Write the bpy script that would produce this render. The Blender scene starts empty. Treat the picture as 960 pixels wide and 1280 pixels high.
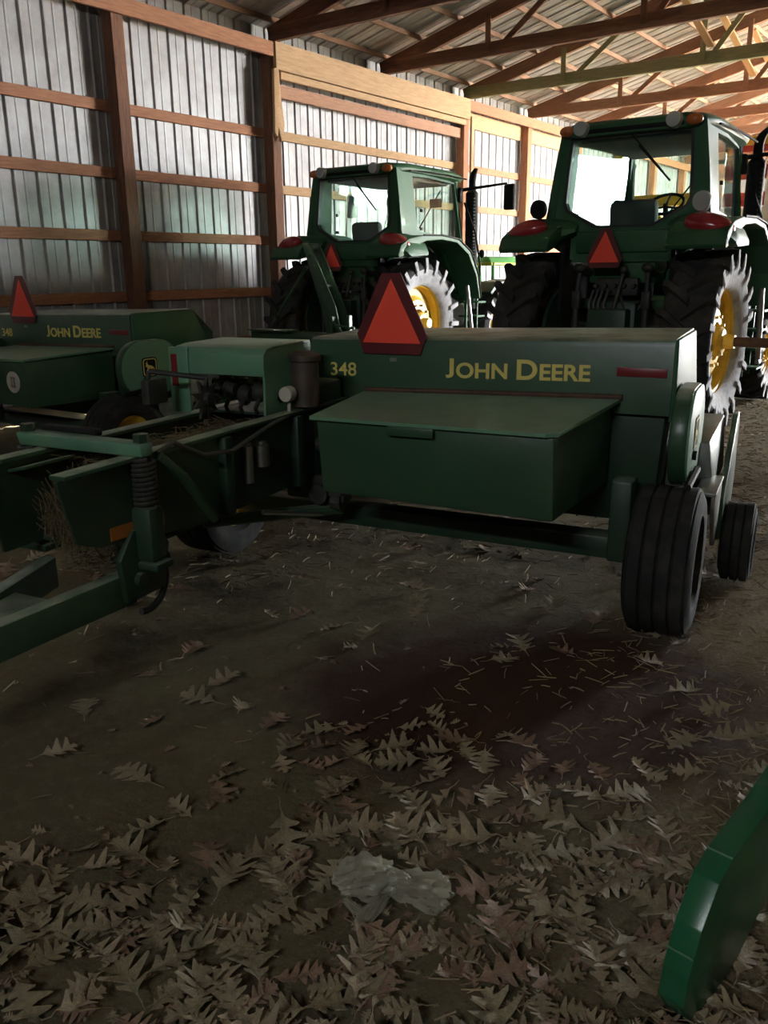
import bpy, bmesh, math, random
from mathutils import Vector, Matrix
random.seed(7)
R = math.radians
sc = bpy.context.scene
COL = sc.collection

# ------------------------------------------------------------------ helpers
class B:
    """collects primitive shapes into one mesh"""
    def __init__(s): s.v = []; s.f = []; s.m = []
    def add(s, vs, fs, mi=0):
        o = len(s.v); s.v += [tuple(v) for v in vs]
        s.f += [tuple(i + o for i in f) for f in fs]; s.m += [mi] * len(fs); return s
    def bm(s, bm, M=None, mi=0):
        bm.verts.index_update()
        s.add([(M @ v.co) if M else v.co.copy() for v in bm.verts], [[v.index for v in f.verts] for f in bm.faces], mi)
        bm.free(); return s
    def box(s, c, d, rot=None, bev=0.0, seg=2, mi=0):
        bm = bmesh.new(); bmesh.ops.create_cube(bm, size=1.0)
        for v in bm.verts: v.co = Vector((v.co.x * d[0], v.co.y * d[1], v.co.z * d[2]))
        if bev > 0:
            bmesh.ops.bevel(bm, geom=list(bm.edges), offset=min(bev, min(d) * .45), segments=seg, profile=.5, affect='EDGES')
        M = Matrix.Translation(c)
        if rot: M = M @ (Matrix.Rotation(R(rot[2]), 4, 'Z') @ Matrix.Rotation(R(rot[1]), 4, 'Y') @ Matrix.Rotation(R(rot[0]), 4, 'X'))
        return s.bm(bm, M, mi)
    def hexa(s, lo, hi, bev=0.0, mi=0):
        """box from 4 bottom + 4 top corners, bevelled"""
        bm = bmesh.new(); vs = [bm.verts.new(p) for p in list(lo) + list(hi)]
        for f in ((3, 2, 1, 0), (4, 5, 6, 7), (0, 1, 5, 4), (1, 2, 6, 5), (2, 3, 7, 6), (3, 0, 4, 7)): bm.faces.new([vs[i] for i in f])
        bmesh.ops.recalc_face_normals(bm, faces=bm.faces)
        if bev > 0: bmesh.ops.bevel(bm, geom=list(bm.edges), offset=bev, segments=2, profile=.5, affect='EDGES')
        return s.bm(bm, None, mi)
    def prism(s, poly, fn, a0, a1, bev=0.0, mi=0):
        """polygon (p,q) extruded from a0 to a1; fn(p,q,a)->xyz"""
        bm = bmesh.new(); n = len(poly)
        va = [bm.verts.new(fn(p, q, a0)) for p, q in poly]; vb = [bm.verts.new(fn(p, q, a1)) for p, q in poly]
        bm.faces.new(va[::-1]); bm.faces.new(vb)
        for i in range(n): bm.faces.new((va[i], va[(i + 1) % n], vb[(i + 1) % n], vb[i]))
        bmesh.ops.recalc_face_normals(bm, faces=bm.faces)
        if bev > 0:
            bmesh.ops.bevel(bm, geom=list(bm.edges), offset=bev, segments=2, profile=.5, affect='EDGES')
        caps = [f for f in bm.faces if len(f.verts) > 4]
        if caps: bmesh.ops.triangulate(bm, faces=caps)
        return s.bm(bm, None, mi)
    def ring(s, outer, inner, fn, a0, a1, mi=0):
        """frame between two polygons of equal count"""
        n = len(outer); vs = []
        for a in (a0, a1):
            vs += [fn(p, q, a) for p, q in outer]; vs += [fn(p, q, a) for p, q in inner]
        fs = []
        for i in range(n):
            j = (i + 1) % n
            fs += [(i, j, n + j, n + i), (2*n + i, 3*n + i, 3*n + j, 2*n + j), (i, 2*n + i, 2*n + j, j), (n + i, n + j, 3*n + j, 3*n + i)]
        return s.add(vs, fs, mi)
    def tube(s, pts, r, n=8, caps=True, mi=0):
        pts = [Vector(p) for p in pts]; rs = r if isinstance(r, (list, tuple)) else [r] * len(pts)
        vs = []; fs = []; up = None
        for i, p in enumerate(pts):
            t = (pts[min(i + 1, len(pts) - 1)] - pts[max(i - 1, 0)]).normalized()
            if up is None:
                up = Vector((0, 0, 1)) if abs(t.z) < .9 else Vector((1, 0, 0))
            a = t.cross(up).normalized(); up = a.cross(t).normalized()
            for k in range(n):
                w = 2 * math.pi * k / n; vs.append(p + (a * math.cos(w) + up * math.sin(w)) * rs[i])
        for i in range(len(pts) - 1):
            for k in range(n): fs.append((i*n + k, i*n + (k+1) % n, (i+1)*n + (k+1) % n, (i+1)*n + k))
        if caps: fs.append(tuple(range(n))[::-1]); fs.append(tuple((len(pts)-1)*n + k for k in range(n)))
        return s.add(vs, fs, mi)
    def lathe(s, prof, c, axis='X', n=32, mi=0, closed=False):
        """profile (radius, along) round an axis"""
        c = Vector(c); vs = []; fs = []; m = len(prof)
        for k in range(n):
            w = 2 * math.pi * k / n; ca, sa = math.cos(w), math.sin(w)
            for r, h in prof:
                vs.append(c + (Vector((h, r*ca, r*sa)) if axis == 'X' else Vector((r*ca, h, r*sa)) if axis == 'Y' else Vector((r*ca, r*sa, h))))
        for k in range(n):
            k2 = (k + 1) % n
            for i in range(m if closed else m - 1):
                i2 = (i + 1) % m; fs.append((k*m + i, k*m + i2, k2*m + i2, k2*m + i))
        return s.add(vs, fs, mi)
    def ball(s, c, d, n=16, mi=0, rot=None):
        bm = bmesh.new(); bmesh.ops.create_uvsphere(bm, u_segments=n, v_segments=n // 2, radius=.5)
        M = Matrix.Translation(c)
        if rot: M = M @ Matrix.Rotation(R(rot[2]), 4, 'Z') @ Matrix.Rotation(R(rot[1]), 4, 'Y') @ Matrix.Rotation(R(rot[0]), 4, 'X')
        return s.bm(bm, M @ Matrix.Diagonal((d[0], d[1], d[2], 1)), mi)
    def build(s, name, mat, parent=None, smooth=35, fix=True):
        me = bpy.data.meshes.new(name); me.from_pydata(s.v, [], s.f)
        for m in (mat if isinstance(mat, (list, tuple)) else [mat]): me.materials.append(m)
        me.polygons.foreach_set('material_index', s.m)
        if fix:
            bm = bmesh.new(); bm.from_mesh(me); bmesh.ops.recalc_face_normals(bm, faces=bm.faces); bm.to_mesh(me); bm.free()
        if smooth:
            me.polygons.foreach_set('use_smooth', [True] * len(me.polygons)); me.set_sharp_from_angle(angle=R(smooth))
        me.update()
        o = bpy.data.objects.new(name, me); COL.objects.link(o)
        if parent: o.parent = parent
        return o

def tag(o, label=None, cat=None, group=None, kind=None):
    if label: o['label'] = label
    if cat: o['category'] = cat
    if group: o['group'] = group
    if kind: o['kind'] = kind
    return o
def thing(name, label, cat, loc=(0, 0, 0), rz=0.0, group=None):
    o = bpy.data.objects.new(name, None); COL.objects.link(o); o.empty_display_size = .2
    o.location = loc; o.rotation_euler = (0, 0, rz); return tag(o, label, cat, group)
def copy_tree(o, parent=None):
    c = o.copy(); COL.objects.link(c)
    if parent: c.parent = parent
    for ch in list(o.children): copy_tree(ch, c)
    return c
XZ = lambda p, q, a: (p, a, q)      # polygon in x,z extruded along y
YZ = lambda p, q, a: (a, p, q)      # polygon in y,z extruded along x
XY = lambda p, q, a: (p, q, a)
def rrect(x0, x1, z0, z1, r, n=5):
    out = []
    for cx, cz, a0 in ((x1 - r, z1 - r, 0), (x0 + r, z1 - r, 90), (x0 + r, z0 + r, 180), (x1 - r, z0 + r, 270)):
        for k in range(n + 1):
            a = R(a0 + 90 * k / n); out.append((cx + r * math.cos(a), cz + r * math.sin(a)))
    return out

# ------------------------------------------------------------------ materials
def mat(name, col, rough=.5, metal=0.0, noise=None, bump=0.0, bscale=40.0, spec=.5, coat=0.0, coord='Object', stretch=None, dust=0):
    """principled paint; noise = (second colour, scale, low, high)"""
    m = bpy.data.materials.new(name); m.use_nodes = True; nt = m.node_tree; N = nt.nodes; L = nt.links
    p = N['Principled BSDF']; p.inputs['Roughness'].default_value = rough; p.inputs['Metallic'].default_value = metal
    p.inputs['Specular IOR Level'].default_value = spec; p.inputs['Coat Weight'].default_value = coat
    p.inputs['Base Color'].default_value = (*col, 1)
    tc = N.new('ShaderNodeTexCoord'); src = tc.outputs[coord]
    if stretch:
        mp = N.new('ShaderNodeMapping'); mp.inputs['Scale'].default_value = stretch; L.new(src, mp.inputs['Vector']); src = mp.outputs[0]
    if noise:
        c2, sca, lo, hi = noise
        n = N.new('ShaderNodeTexNoise'); n.inputs['Scale'].default_value = sca; n.inputs['Detail'].default_value = 6; n.inputs['Roughness'].default_value = .65
        L.new(src, n.inputs['Vector'])
        r = N.new('ShaderNodeMapRange'); r.inputs['From Min'].default_value = lo; r.inputs['From Max'].default_value = hi; L.new(n.outputs['Fac'], r.inputs['Value'])
        x = N.new('ShaderNodeMix'); x.data_type = 'RGBA'; x.inputs[6].default_value = (*col, 1); x.inputs[7].default_value = (*c2, 1)
        L.new(r.outputs[0], x.inputs[0]); L.new(x.outputs[2], p.inputs['Base Color'])
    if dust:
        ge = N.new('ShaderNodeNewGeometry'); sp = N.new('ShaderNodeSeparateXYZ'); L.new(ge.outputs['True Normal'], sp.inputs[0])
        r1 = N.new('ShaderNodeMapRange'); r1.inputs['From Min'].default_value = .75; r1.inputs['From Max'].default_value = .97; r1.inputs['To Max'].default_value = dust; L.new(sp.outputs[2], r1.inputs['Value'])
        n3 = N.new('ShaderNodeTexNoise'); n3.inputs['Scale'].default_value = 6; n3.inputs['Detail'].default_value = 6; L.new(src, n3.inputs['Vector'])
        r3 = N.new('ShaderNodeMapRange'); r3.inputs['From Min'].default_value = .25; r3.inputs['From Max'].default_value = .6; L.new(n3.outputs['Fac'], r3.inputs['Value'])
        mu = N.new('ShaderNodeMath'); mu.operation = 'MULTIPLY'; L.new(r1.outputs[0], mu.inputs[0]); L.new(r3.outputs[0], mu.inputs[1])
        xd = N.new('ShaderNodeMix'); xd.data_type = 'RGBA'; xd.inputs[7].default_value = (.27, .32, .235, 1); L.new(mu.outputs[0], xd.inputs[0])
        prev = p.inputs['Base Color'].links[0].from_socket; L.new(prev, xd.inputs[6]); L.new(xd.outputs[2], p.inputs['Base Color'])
    if bump:
        n2 = N.new('ShaderNodeTexNoise'); n2.inputs['Scale'].default_value = bscale; n2.inputs['Detail'].default_value = 5; L.new(src, n2.inputs['Vector'])
        b = N.new('ShaderNodeBump'); b.inputs['Strength'].default_value = bump; b.inputs['Distance'].default_value = .02
        L.new(n2.outputs['Fac'], b.inputs['Height']); L.new(b.outputs[0], p.inputs['Normal'])
    return m
M = {}
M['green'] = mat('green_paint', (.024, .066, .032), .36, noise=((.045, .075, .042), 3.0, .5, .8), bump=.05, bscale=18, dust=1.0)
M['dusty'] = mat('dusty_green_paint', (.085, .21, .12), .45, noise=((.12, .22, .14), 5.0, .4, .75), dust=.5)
M['tractor'] = mat('tractor_green_paint', (.022, .082, .034), .55, noise=((.04, .085, .045), 3.0, .5, .8), spec=.25)
M['dkgreen'] = mat('dark_green_paint', (.012, .038, .02), .5, noise=((.03, .045, .028), 4.0, .45, .8), dust=.4)
M['arm'] = mat('glossy_green_paint', (.012, .1, .04), .28, noise=((.03, .12, .06), 9.0, .55, .8))
M['yellow'] = mat('yellow_paint', (.62, .40, .04), .4, noise=((.4, .27, .05), 6.0, .5, .8))
M['letter'] = mat('yellow_lettering', (.62, .50, .13), .6)
M['rubber'] = mat('black_rubber', (.020, .020, .019), .85, spec=.15, noise=((.05, .046, .04), 7.0, .45, .75), bump=.1, bscale=60)
M['chalk'] = mat('pale_dust_caked_sidewall', (.42, .41, .42), .9, noise=((.22, .215, .21), 9.0, .45, .75), bump=.1, bscale=40, spec=.2)
M['tread'] = mat('dusty_tread_rubber', (.030, .029, .028), .85, spec=.2, noise=((.06, .056, .05), 6.0, .45, .75), bump=.1, bscale=60)
M['black'] = mat('black_plastic', (.010, .010, .010), .7, spec=.15)
M['seal'] = mat('window_seal_rubber', (.008, .009, .008), .6)
M['steel'] = mat('bare_steel', (.45, .45, .44), .35, 1.0, noise=((.25, .23, .2), 12.0, .5, .8))
M['greypaint'] = mat('worn_grey_sheet', (.22, .23, .21), .4, .4, noise=((.12, .14, .11), 8.0, .45, .75))
M['rust'] = mat('rusty_iron', (.10, .05, .03), .8, .2, noise=((.05, .03, .02), 14.0, .4, .7), bump=.2)
M['brown'] = mat('brown_canister', (.06, .04, .03), .5, noise=((.035, .028, .022), 10.0, .4, .7))
M['mech'] = mat('oily_machinery', (.020, .022, .018), .6, 0, noise=((.05, .045, .035), 14.0, .45, .75))
M['hose'] = mat('hydraulic_hose', (.05, .05, .045), .5)
M['fluo'] = mat('fluorescent_orange', (.85, .065, .03), .5)
M['smvred'] = mat('dark_red_reflective_border', (.10, .010, .012), .4)
M['reflector'] = mat('red_reflector', (.16, .014, .016), .35)
M['tail'] = mat('red_lamp_lens', (.30, .02, .025), .2, coat=.5)
M['amber'] = mat('amber_lamp_lens', (.45, .13, .03), .25, coat=.5)
M['lamp'] = mat('lamp_lens', (.35, .36, .33), .2)
M['seat'] = mat('grey_seat_cloth', (.06, .062, .062), .8)
M['cream'] = mat('cream_enamel', (.42, .38, .31), .5)
M['orange'] = mat('orange_decal', (.35, .12, .02), .5)
M['white'] = mat('white_paint', (.8, .78, .72), .6)
M['redpaint'] = mat('red_paint', (.38, .035, .025), .55)
M['gold'] = mat('orange_yellow_paint', (.8, .42, .05), .5)
M['lime'] = mat('bright_green_plastic', (.12, .42, .12), .4)
M['limeyellow'] = mat('lime_yellow_plastic', (.6, .62, .1), .4)
M['hay'] = mat('old_hay', (.17, .13, .065), .9, noise=((.08, .06, .03), 20, .35, .7))
M['straw'] = mat('pale_straw', (.32, .255, .15), .85, noise=((.16, .12, .065), 3, .35, .7))
WS = (1.2, 14, 14)
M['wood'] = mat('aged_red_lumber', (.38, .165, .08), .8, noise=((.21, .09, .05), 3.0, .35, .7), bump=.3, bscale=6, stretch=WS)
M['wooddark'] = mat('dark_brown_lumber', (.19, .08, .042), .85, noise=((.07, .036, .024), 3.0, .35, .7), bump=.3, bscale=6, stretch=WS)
M['woodpale'] = mat('pale_lumber', (.52, .33, .17), .75, noise=((.36, .20, .09), 3.0, .4, .75), bump=.25, bscale=6, stretch=WS)
M['woodgreen'] = mat('greenish_treated_lumber', (.24, .22, .11), .8, noise=((.13, .12, .06), 3.0, .4, .75), bump=.25, bscale=6, stretch=WS)
M['woodpink'] = mat('pinkish_lumber', (.42, .22, .13), .8, noise=((.27, .13, .08), 3.0, .4, .75), bump=.25, bscale=6, stretch=WS)
M['metal'] = mat('galvanised_sheet', (.36, .35, .345), .5, .3, noise=((.22, .205, .195), 2.2, .4, .75), bump=.06, bscale=9)
M['roof'] = mat('galvanised_roof_sheet', (.52, .51, .50), .45, .25, noise=((.33, .31, .29), 1.7, .4, .75), bump=.05, bscale=9)

M['purlin'] = mat('grey_brown_purlin_lumber', (.26, .155, .105), .85, noise=((.15, .09, .06), 3.0, .4, .75), stretch=WS)
M['truss'] = mat('brown_truss_lumber', (.25, .12, .066), .85, noise=((.14, .066, .04), 3.0, .35, .7), bump=.3, bscale=6, stretch=WS)
M['oldboard'] = mat('dark_weathered_boards', (.055, .048, .036), .9, noise=((.03, .026, .02), 2.0, .4, .7))
def glass(name, tint, gloss=.10):
    m = bpy.data.materials.new(name); m.use_nodes = True; nt = m.node_tree; N = nt.nodes; L = nt.links; N.clear()
    o = N.new('ShaderNodeOutputMaterial'); t = N.new('ShaderNodeBsdfTransparent'); t.inputs[0].default_value = (*tint, 1)
    g = N.new('ShaderNodeBsdfGlossy'); g.inputs['Roughness'].default_value = .06; g.inputs['Color'].default_value = (.9, .95, .95, 1)
    d = N.new('ShaderNodeBsdfDiffuse'); d.inputs[0].default_value = (.5, .5, .45, 1)
    n = N.new('ShaderNodeTexNoise'); n.inputs['Scale'].default_value = 5; n.inputs['Detail'].default_value = 5
    tc = N.new('ShaderNodeTexCoord'); L.new(tc.outputs['Object'], n.inputs['Vector'])
    r = N.new('ShaderNodeMapRange'); r.inputs['From Min'].default_value = .45; r.inputs['From Max'].default_value = .85; r.inputs['To Max'].default_value = .05; L.new(n.outputs['Fac'], r.inputs['Value'])
    lw = N.new('ShaderNodeLayerWeight'); lw.inputs['Blend'].default_value = .5
    pw = N.new('ShaderNodeMath'); pw.operation = 'POWER'; pw.inputs[1].default_value = 4; L.new(lw.outputs['Facing'], pw.inputs[0])
    fr = N.new('ShaderNodeMath'); fr.operation = 'MULTIPLY_ADD'; fr.inputs[1].default_value = .5; fr.inputs[2].default_value = .03; L.new(pw.outputs[0], fr.inputs[0])
    m1 = N.new('ShaderNodeMixShader'); L.new(fr.outputs[0], m1.inputs[0]); L.new(t.outputs[0], m1.inputs[1]); L.new(g.outputs[0], m1.inputs[2])
    m2 = N.new('ShaderNodeMixShader'); L.new(r.outputs[0], m2.inputs[0]); L.new(m1.outputs[0], m2.inputs[1]); L.new(d.outputs[0], m2.inputs[2])
    L.new(m2.outputs[0], o.inputs['Surface']); return m
M['glass'] = glass('dusty_cab_glass', (.86, .93, .90))

def leafmat(name, c1, c2):
    return mat(name, c1, .75, noise=(c2, 9.0, .35, .75), bump=.3, bscale=30)
LEAF = [leafmat('oak_leaf_olive', (.25, .21, .125), (.15, .122, .075)), leafmat('oak_leaf_tan', (.31, .245, .155), (.19, .145, .095)), leafmat('oak_leaf_russet', (.25, .155, .10), (.14, .092, .062))]

def dirt():
    m = bpy.data.materials.new('packed_dirt'); m.use_nodes = True; nt = m.node_tree; N = nt.nodes; L = nt.links
    p = N['Principled BSDF']; p.inputs['Roughness'].default_value = .9; p.inputs['Specular IOR Level'].default_value = .16
    tc = N.new('ShaderNodeTexCoord'); src = tc.outputs['Object']
    def noise(s, d=6, r=.6):
        n = N.new('ShaderNodeTexNoise'); n.inputs['Scale'].default_value = s; n.inputs['Detail'].default_value = d; n.inputs['Roughness'].default_value = r
        L.new(src, n.inputs['Vector']); return n.outputs['Fac']
    def rng(s, a, b, c=0, d=1):
        r = N.new('ShaderNodeMapRange'); r.inputs['From Min'].default_value = a; r.inputs['From Max'].default_value = b; r.inputs['To Min'].default_value = c; r.inputs['To Max'].default_value = d
        L.new(s, r.inputs['Value']); return r.outputs[0]
    def mix(f, a, b):
        x = N.new('ShaderNodeMix'); x.data_type = 'RGBA'; L.new(f, x.inputs[0])
        for i, c in ((6, a), (7, b)):
            if isinstance(c, tuple): x.inputs[i].default_value = (*c, 1)
            else: L.new(c, x.inputs[i])
        return x.outputs[2]
    base = mix(rng(noise(1.3), .35, .7), (.132, .114, .064), (.088, .072, .042))
    fine = mix(rng(noise(22, 8, .7), .5, .75), base, (.15, .128, .082))
    spx = N.new('ShaderNodeSeparateXYZ'); L.new(src, spx.inputs[0])
    lin = N.new('ShaderNodeMath'); lin.operation = 'MULTIPLY_ADD'; lin.inputs[1].default_value = -.30; L.new(spx.outputs[1], lin.inputs[0]); L.new(spx.outputs[0], lin.inputs[2])
    jit = N.new('ShaderNodeMath'); jit.operation = 'MULTIPLY_ADD'; jit.inputs[1].default_value = 1.4; L.new(noise(2.4), jit.inputs[0]); L.new(lin.outputs[0], jit.inputs[2])
    chaff = mix(rng(noise(60, 6, .75), .35, .7), (.085, .066, .038), (.27, .215, .125))
    fine = mix(rng(jit.outputs[0], .45, 1.25), fine, chaff)
    # the baler's shadow, painted into the dirt colour as a dark reddish patch
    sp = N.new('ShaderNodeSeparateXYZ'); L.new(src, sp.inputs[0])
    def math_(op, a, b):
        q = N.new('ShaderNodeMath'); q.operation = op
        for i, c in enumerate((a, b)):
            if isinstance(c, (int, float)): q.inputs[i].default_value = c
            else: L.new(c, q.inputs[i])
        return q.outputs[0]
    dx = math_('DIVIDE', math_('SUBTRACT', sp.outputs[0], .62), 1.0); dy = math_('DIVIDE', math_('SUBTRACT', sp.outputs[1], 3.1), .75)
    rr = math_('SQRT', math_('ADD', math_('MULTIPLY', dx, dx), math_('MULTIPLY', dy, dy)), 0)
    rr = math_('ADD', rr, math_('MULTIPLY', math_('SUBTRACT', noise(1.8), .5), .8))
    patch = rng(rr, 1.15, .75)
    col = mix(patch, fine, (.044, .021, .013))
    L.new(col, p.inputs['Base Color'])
    b = N.new('ShaderNodeBump'); b.inputs['Strength'].default_value = .5; b.inputs['Distance'].default_value = .02
    h = math_('ADD', noise(30, 8, .7), math_('MULTIPLY', noise(7, 5), 1.5)); L.new(h, b.inputs['Height']); L.new(b.outputs[0], p.inputs['Normal'])
    return m
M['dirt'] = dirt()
def plastic():
    m = bpy.data.materials.new('thin_clear_plastic'); m.use_nodes = True; nt = m.node_tree; N = nt.nodes; L = nt.links
    p = N['Principled BSDF']; p.inputs['Base Color'].default_value = (.42, .40, .30, 1); p.inputs['Roughness'].default_value = .3
    t = N.new('ShaderNodeBsdfTransparent'); x = N.new('ShaderNodeMixShader'); x.inputs[0].default_value = .5
    L.new(t.outputs[0], x.inputs[1]); L.new(p.outputs[0], x.inputs[2]); L.new(x.outputs[0], N['Material Output'].inputs['Surface'])
    return m
M['plastic'] = plastic()

# ------------------------------------------------------------------ building frame: s along the left wall, d towards it
HD = Vector((.594, .805, 0)).normalized(); ND = Vector((-HD.y, HD.x, 0))
def W(s, d, z): return HD * s + ND * d + Vector((0, 0, z))
def basis(xdir, up=Vector((0, 0, 1))):
    x = Vector(xdir).normalized(); up = Vector(up) if abs(x.z) < .95 else ND
    y = Vector(up).cross(x).normalized(); z = x.cross(y)
    return Matrix((x, y, z)).transposed().to_4x4()
def beam(name, p0, p1, w, h, m, parent=None, bev=.006):
    """board from p0 to p1: w across, h in the upright direction"""
    p0, p1 = Vector(p0), Vector(p1); d = p1 - p0
    o = B().box((0, 0, 0), (d.length, w, h), bev=bev, seg=1).build(name, m)
    Mx = Matrix.Translation((p0 + p1) / 2) @ basis(d)
    if parent: o.parent = parent; Mx = Matrix.Translation(-Vector(parent.location)) @ Mx
    o.matrix_local = Mx; return o
def corr(name, length, prof_h, rib, ends, m, origin, xdir, updir, hole=None):
    """ribbed sheet: ribs repeat along x, run along up; a mesh of its own"""
    b = B(); xs = []; x = 0.0
    while x < length:
        for dx, hz in ((0, 0), (.018, prof_h), (.040, prof_h), (.058, 0), (rib * .5 - .012, 0), (rib * .5 - .004, prof_h * .22), (rib * .5 + .014, prof_h * .22), (rib * .5 + .022, 0)):
            if x + dx < length: xs.append((x + dx, hz))
        x += rib
    xs.append((length, 0)); xd, ud = Vector(xdir).normalized(), Vector(updir).normalized(); nd = xd.cross(ud)
    vs = []; fs = []
    for (x, hz) in xs:
        for u in ends: vs.append(Vector(origin) + xd * x + ud * u + nd * hz)
    k = len(ends)
    for i in range(len(xs) - 1):
        for j in range(k - 1): fs.append((i*k + j, (i+1)*k + j, (i+1)*k + j+1, i*k + j+1))
    b.add(vs, fs); return tag(b.build(name, m, smooth=0, fix=False), kind='structure')

S0, S1 = -5.0, 38.0; DL, DR = 10.5, -4.5; DRIDGE = 3.0; EAVE = 5.50; PIT = .25
OPEN0, OPEN1 = 22.0, 31.0        # open bays of the right side wall
def roof_z(d): return EAVE + (10.24 - d) * PIT if d > DRIDGE else EAVE + (10.24 - DRIDGE) * PIT - (DRIDGE - d) * PIT
# ---- floor
def floor():
    xs = []; x = -60.0
    while x < 60: xs.append(x); x += .05 if -2.6 < x < 3.2 else .3 if -9 < x < 12 else 3
    ys = []; y = -30.0
    while y < 70: ys.append(y); y += .05 if 1.0 < y < 6 else .3 if -2 < y < 22 else 3
    from mathutils import noise as nz
    vs = []
    for y in ys:
        for x in xs:
            h = nz.fractal(Vector((x * 1.1, y * 1.1, 0)), 1, 2, 3) * .012 + nz.fractal(Vector((x * 5, y * 5, 3)), 1, 2, 3) * .006
            vs.append((x, y, min(h, .012) - .012))
    n = len(xs); fs = [(j*n + i, j*n + i+1, (j+1)*n + i+1, (j+1)*n + i) for j in range(len(ys)-1) for i in range(n-1)]
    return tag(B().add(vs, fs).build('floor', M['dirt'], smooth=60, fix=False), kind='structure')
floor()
# ---- pale gravel yard outside the open side and end
yd = B().add([W(OPEN0 - 6, DR - .4, .004), W(S1 + .3, DR - .4, .004), W(S1 + .3, DL + 8, .004), W(S1 + 30, DL + 8, .004), W(S1 + 30, DR - 40, .004), W(OPEN0 - 6, DR - 40, .004)], [(0, 5, 4, 1), (1, 4, 3, 2)])
yo = yd.build('ground', mat('pale_gravel', (.42, .39, .33), .95, noise=((.3, .27, .22), 2.0, .4, .7)), smooth=0); tag(yo, kind='structure')
# ---- walls
corr('wall_left', S1 - S0, .026, .335, [0, 2.9, 5.5], M['metal'], W(S0, DL, -.02), HD, (0, 0, 1))
corr('wall_right', OPEN0 - S0, .026, .335, [0, 5.4], M['oldboard'], W(OPEN0, DR, -.02), -HD, (0, 0, 1))
GAP = (-1.3, 1.3, 4.70, 4.88)       # unseen slot added high in the front wall to brighten the foreground
fw_ = lambda p, q, a: W(S0 + a, p, q)
wf = B().prism([(DR - .4, -.03), (DL + .15, -.03), (DL + .15, GAP[2]), (DR - .4, GAP[2])], fw_, -.05, .0)
wf.prism([(DR - .4, GAP[3]), (DL + .15, GAP[3]), (DL + .15, roof_z(DL + .15) + .02), (DRIDGE, roof_z(DRIDGE) + .02), (DR - .4, roof_z(DR - .4) + .02)], fw_, -.05, .0)
for a, c in ((DR - .4, GAP[0]), (GAP[1], DL + .15)): wf.prism([(a, GAP[2]), (c, GAP[2]), (c, GAP[3]), (a, GAP[3])], fw_, -.05, .0)
tag(wf.build('wall_front', M['oldboard'], smooth=0), kind='structure')
corr('wall_right', S1 - OPEN1, .026, .335, [0, 5.4], M['oldboard'], W(S1, DR, -.02), -HD, (0, 0, 1))
we = B().prism([(DR - .4, -.03), (DL + .15, -.03), (DL + .15, roof_z(DL + .15) + .02), (DRIDGE, roof_z(DRIDGE) + .02), (DR - .4, roof_z(DR - .4) + .02)], lambda p, q, a: W(S1 + a, p, q), .0, .05)
tag(we.build('wall_back', M['metal'], smooth=0), kind='structure')
# ---- roof sheets
EL = math.hypot(1, PIT)
corr('ceiling', S1 - S0, .026, .335, [0, (DL + .15 - DRIDGE) * EL], M['roof'], W(S0, DL + .15, roof_z(DL + .15)), HD, (-ND + Vector((0, 0, PIT))))
corr('ceiling', S1 - S0, .026, .335, [0, (DRIDGE - DR + .4) * EL], M['roof'], W(S1, DR - .4, roof_z(DR - .4)), -HD, (ND + Vector((0, 0, PIT))))
# purlins, running the length of the shed under the sheets
pk = 0
for side in (1, -1):
    for k in range(10):
        d = DRIDGE + side * (.15 + k * .78)
        if d < DR - .2 or d > DL: continue
        pk += 1
        o = beam('trim_%d' % pk, W(S0 + .1, d, roof_z(d) - .052), W(S1 - .1, d, roof_z(d) - .052), .04, .085, M['purlin'])
        tag(o, kind='structure')
# ---- posts of the left wall
posts = [5, 8, 11, 17, 20, 23, 26, 29, 32, 35]
plab = {8: 'dark wooden wall post left of the old doorway, tallest at the photo left', 11: 'dark wooden wall post at the left jamb of the old doorway',
        17: 'wooden wall post at the right jamb of the old doorway', 20: 'wooden wall post between the two tractors'}
for s in posts:
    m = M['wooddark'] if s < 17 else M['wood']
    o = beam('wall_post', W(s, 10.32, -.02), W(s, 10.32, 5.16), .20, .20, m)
    tag(o, plab.get(s, 'wooden wall post along the metal wall, mostly hidden by the tractors'), 'post', 'posts along the left wall')
# ---- girts
rows = [('lowest', .55), ('fifth from the top', 1.33), ('fourth from the top', 2.17), ('third from the top', 3.0), ('second from the top', 3.85)]
rows = [('bottom', .55), ('second lowest', 1.33), ('middle', 2.17), ('second highest', 3.0), ('top', 3.85)]
bays = [(S0 + .2, 7.9, 'left of the first tall dark post'), (8.1, 10.9, 'between the two dark posts at left'), (11.1, 16.9, 'in the old doorway behind the left tractor'),
        (17.1, 19.9, 'right of the old doorway'), (20.1, 22.9, 'beside the right tractor cab')]
for a, c, bn in bays:
    for rn, z in rows:
        mm = M['woodpale'] if a > 11 and a < 17 else M['wood']
        o = beam('girt', W(a - .11, DL - .05, z), W(c + .11, DL - .05, z), .045, .145, mm)
        tag(o, '%s wooden girt on the metal wall %s' % (rn, bn), 'board', 'girts on the left wall')
for rn, z in rows:
    o = beam('girt', W(23, DL - .05, z), W(S1 - .2, DL - .05, z), .045, .145, M['woodpale'])
    tag(o, 'wooden girt on the metal wall far beyond the right tractor', 'board', 'girts on the far stretch of left wall')
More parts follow.
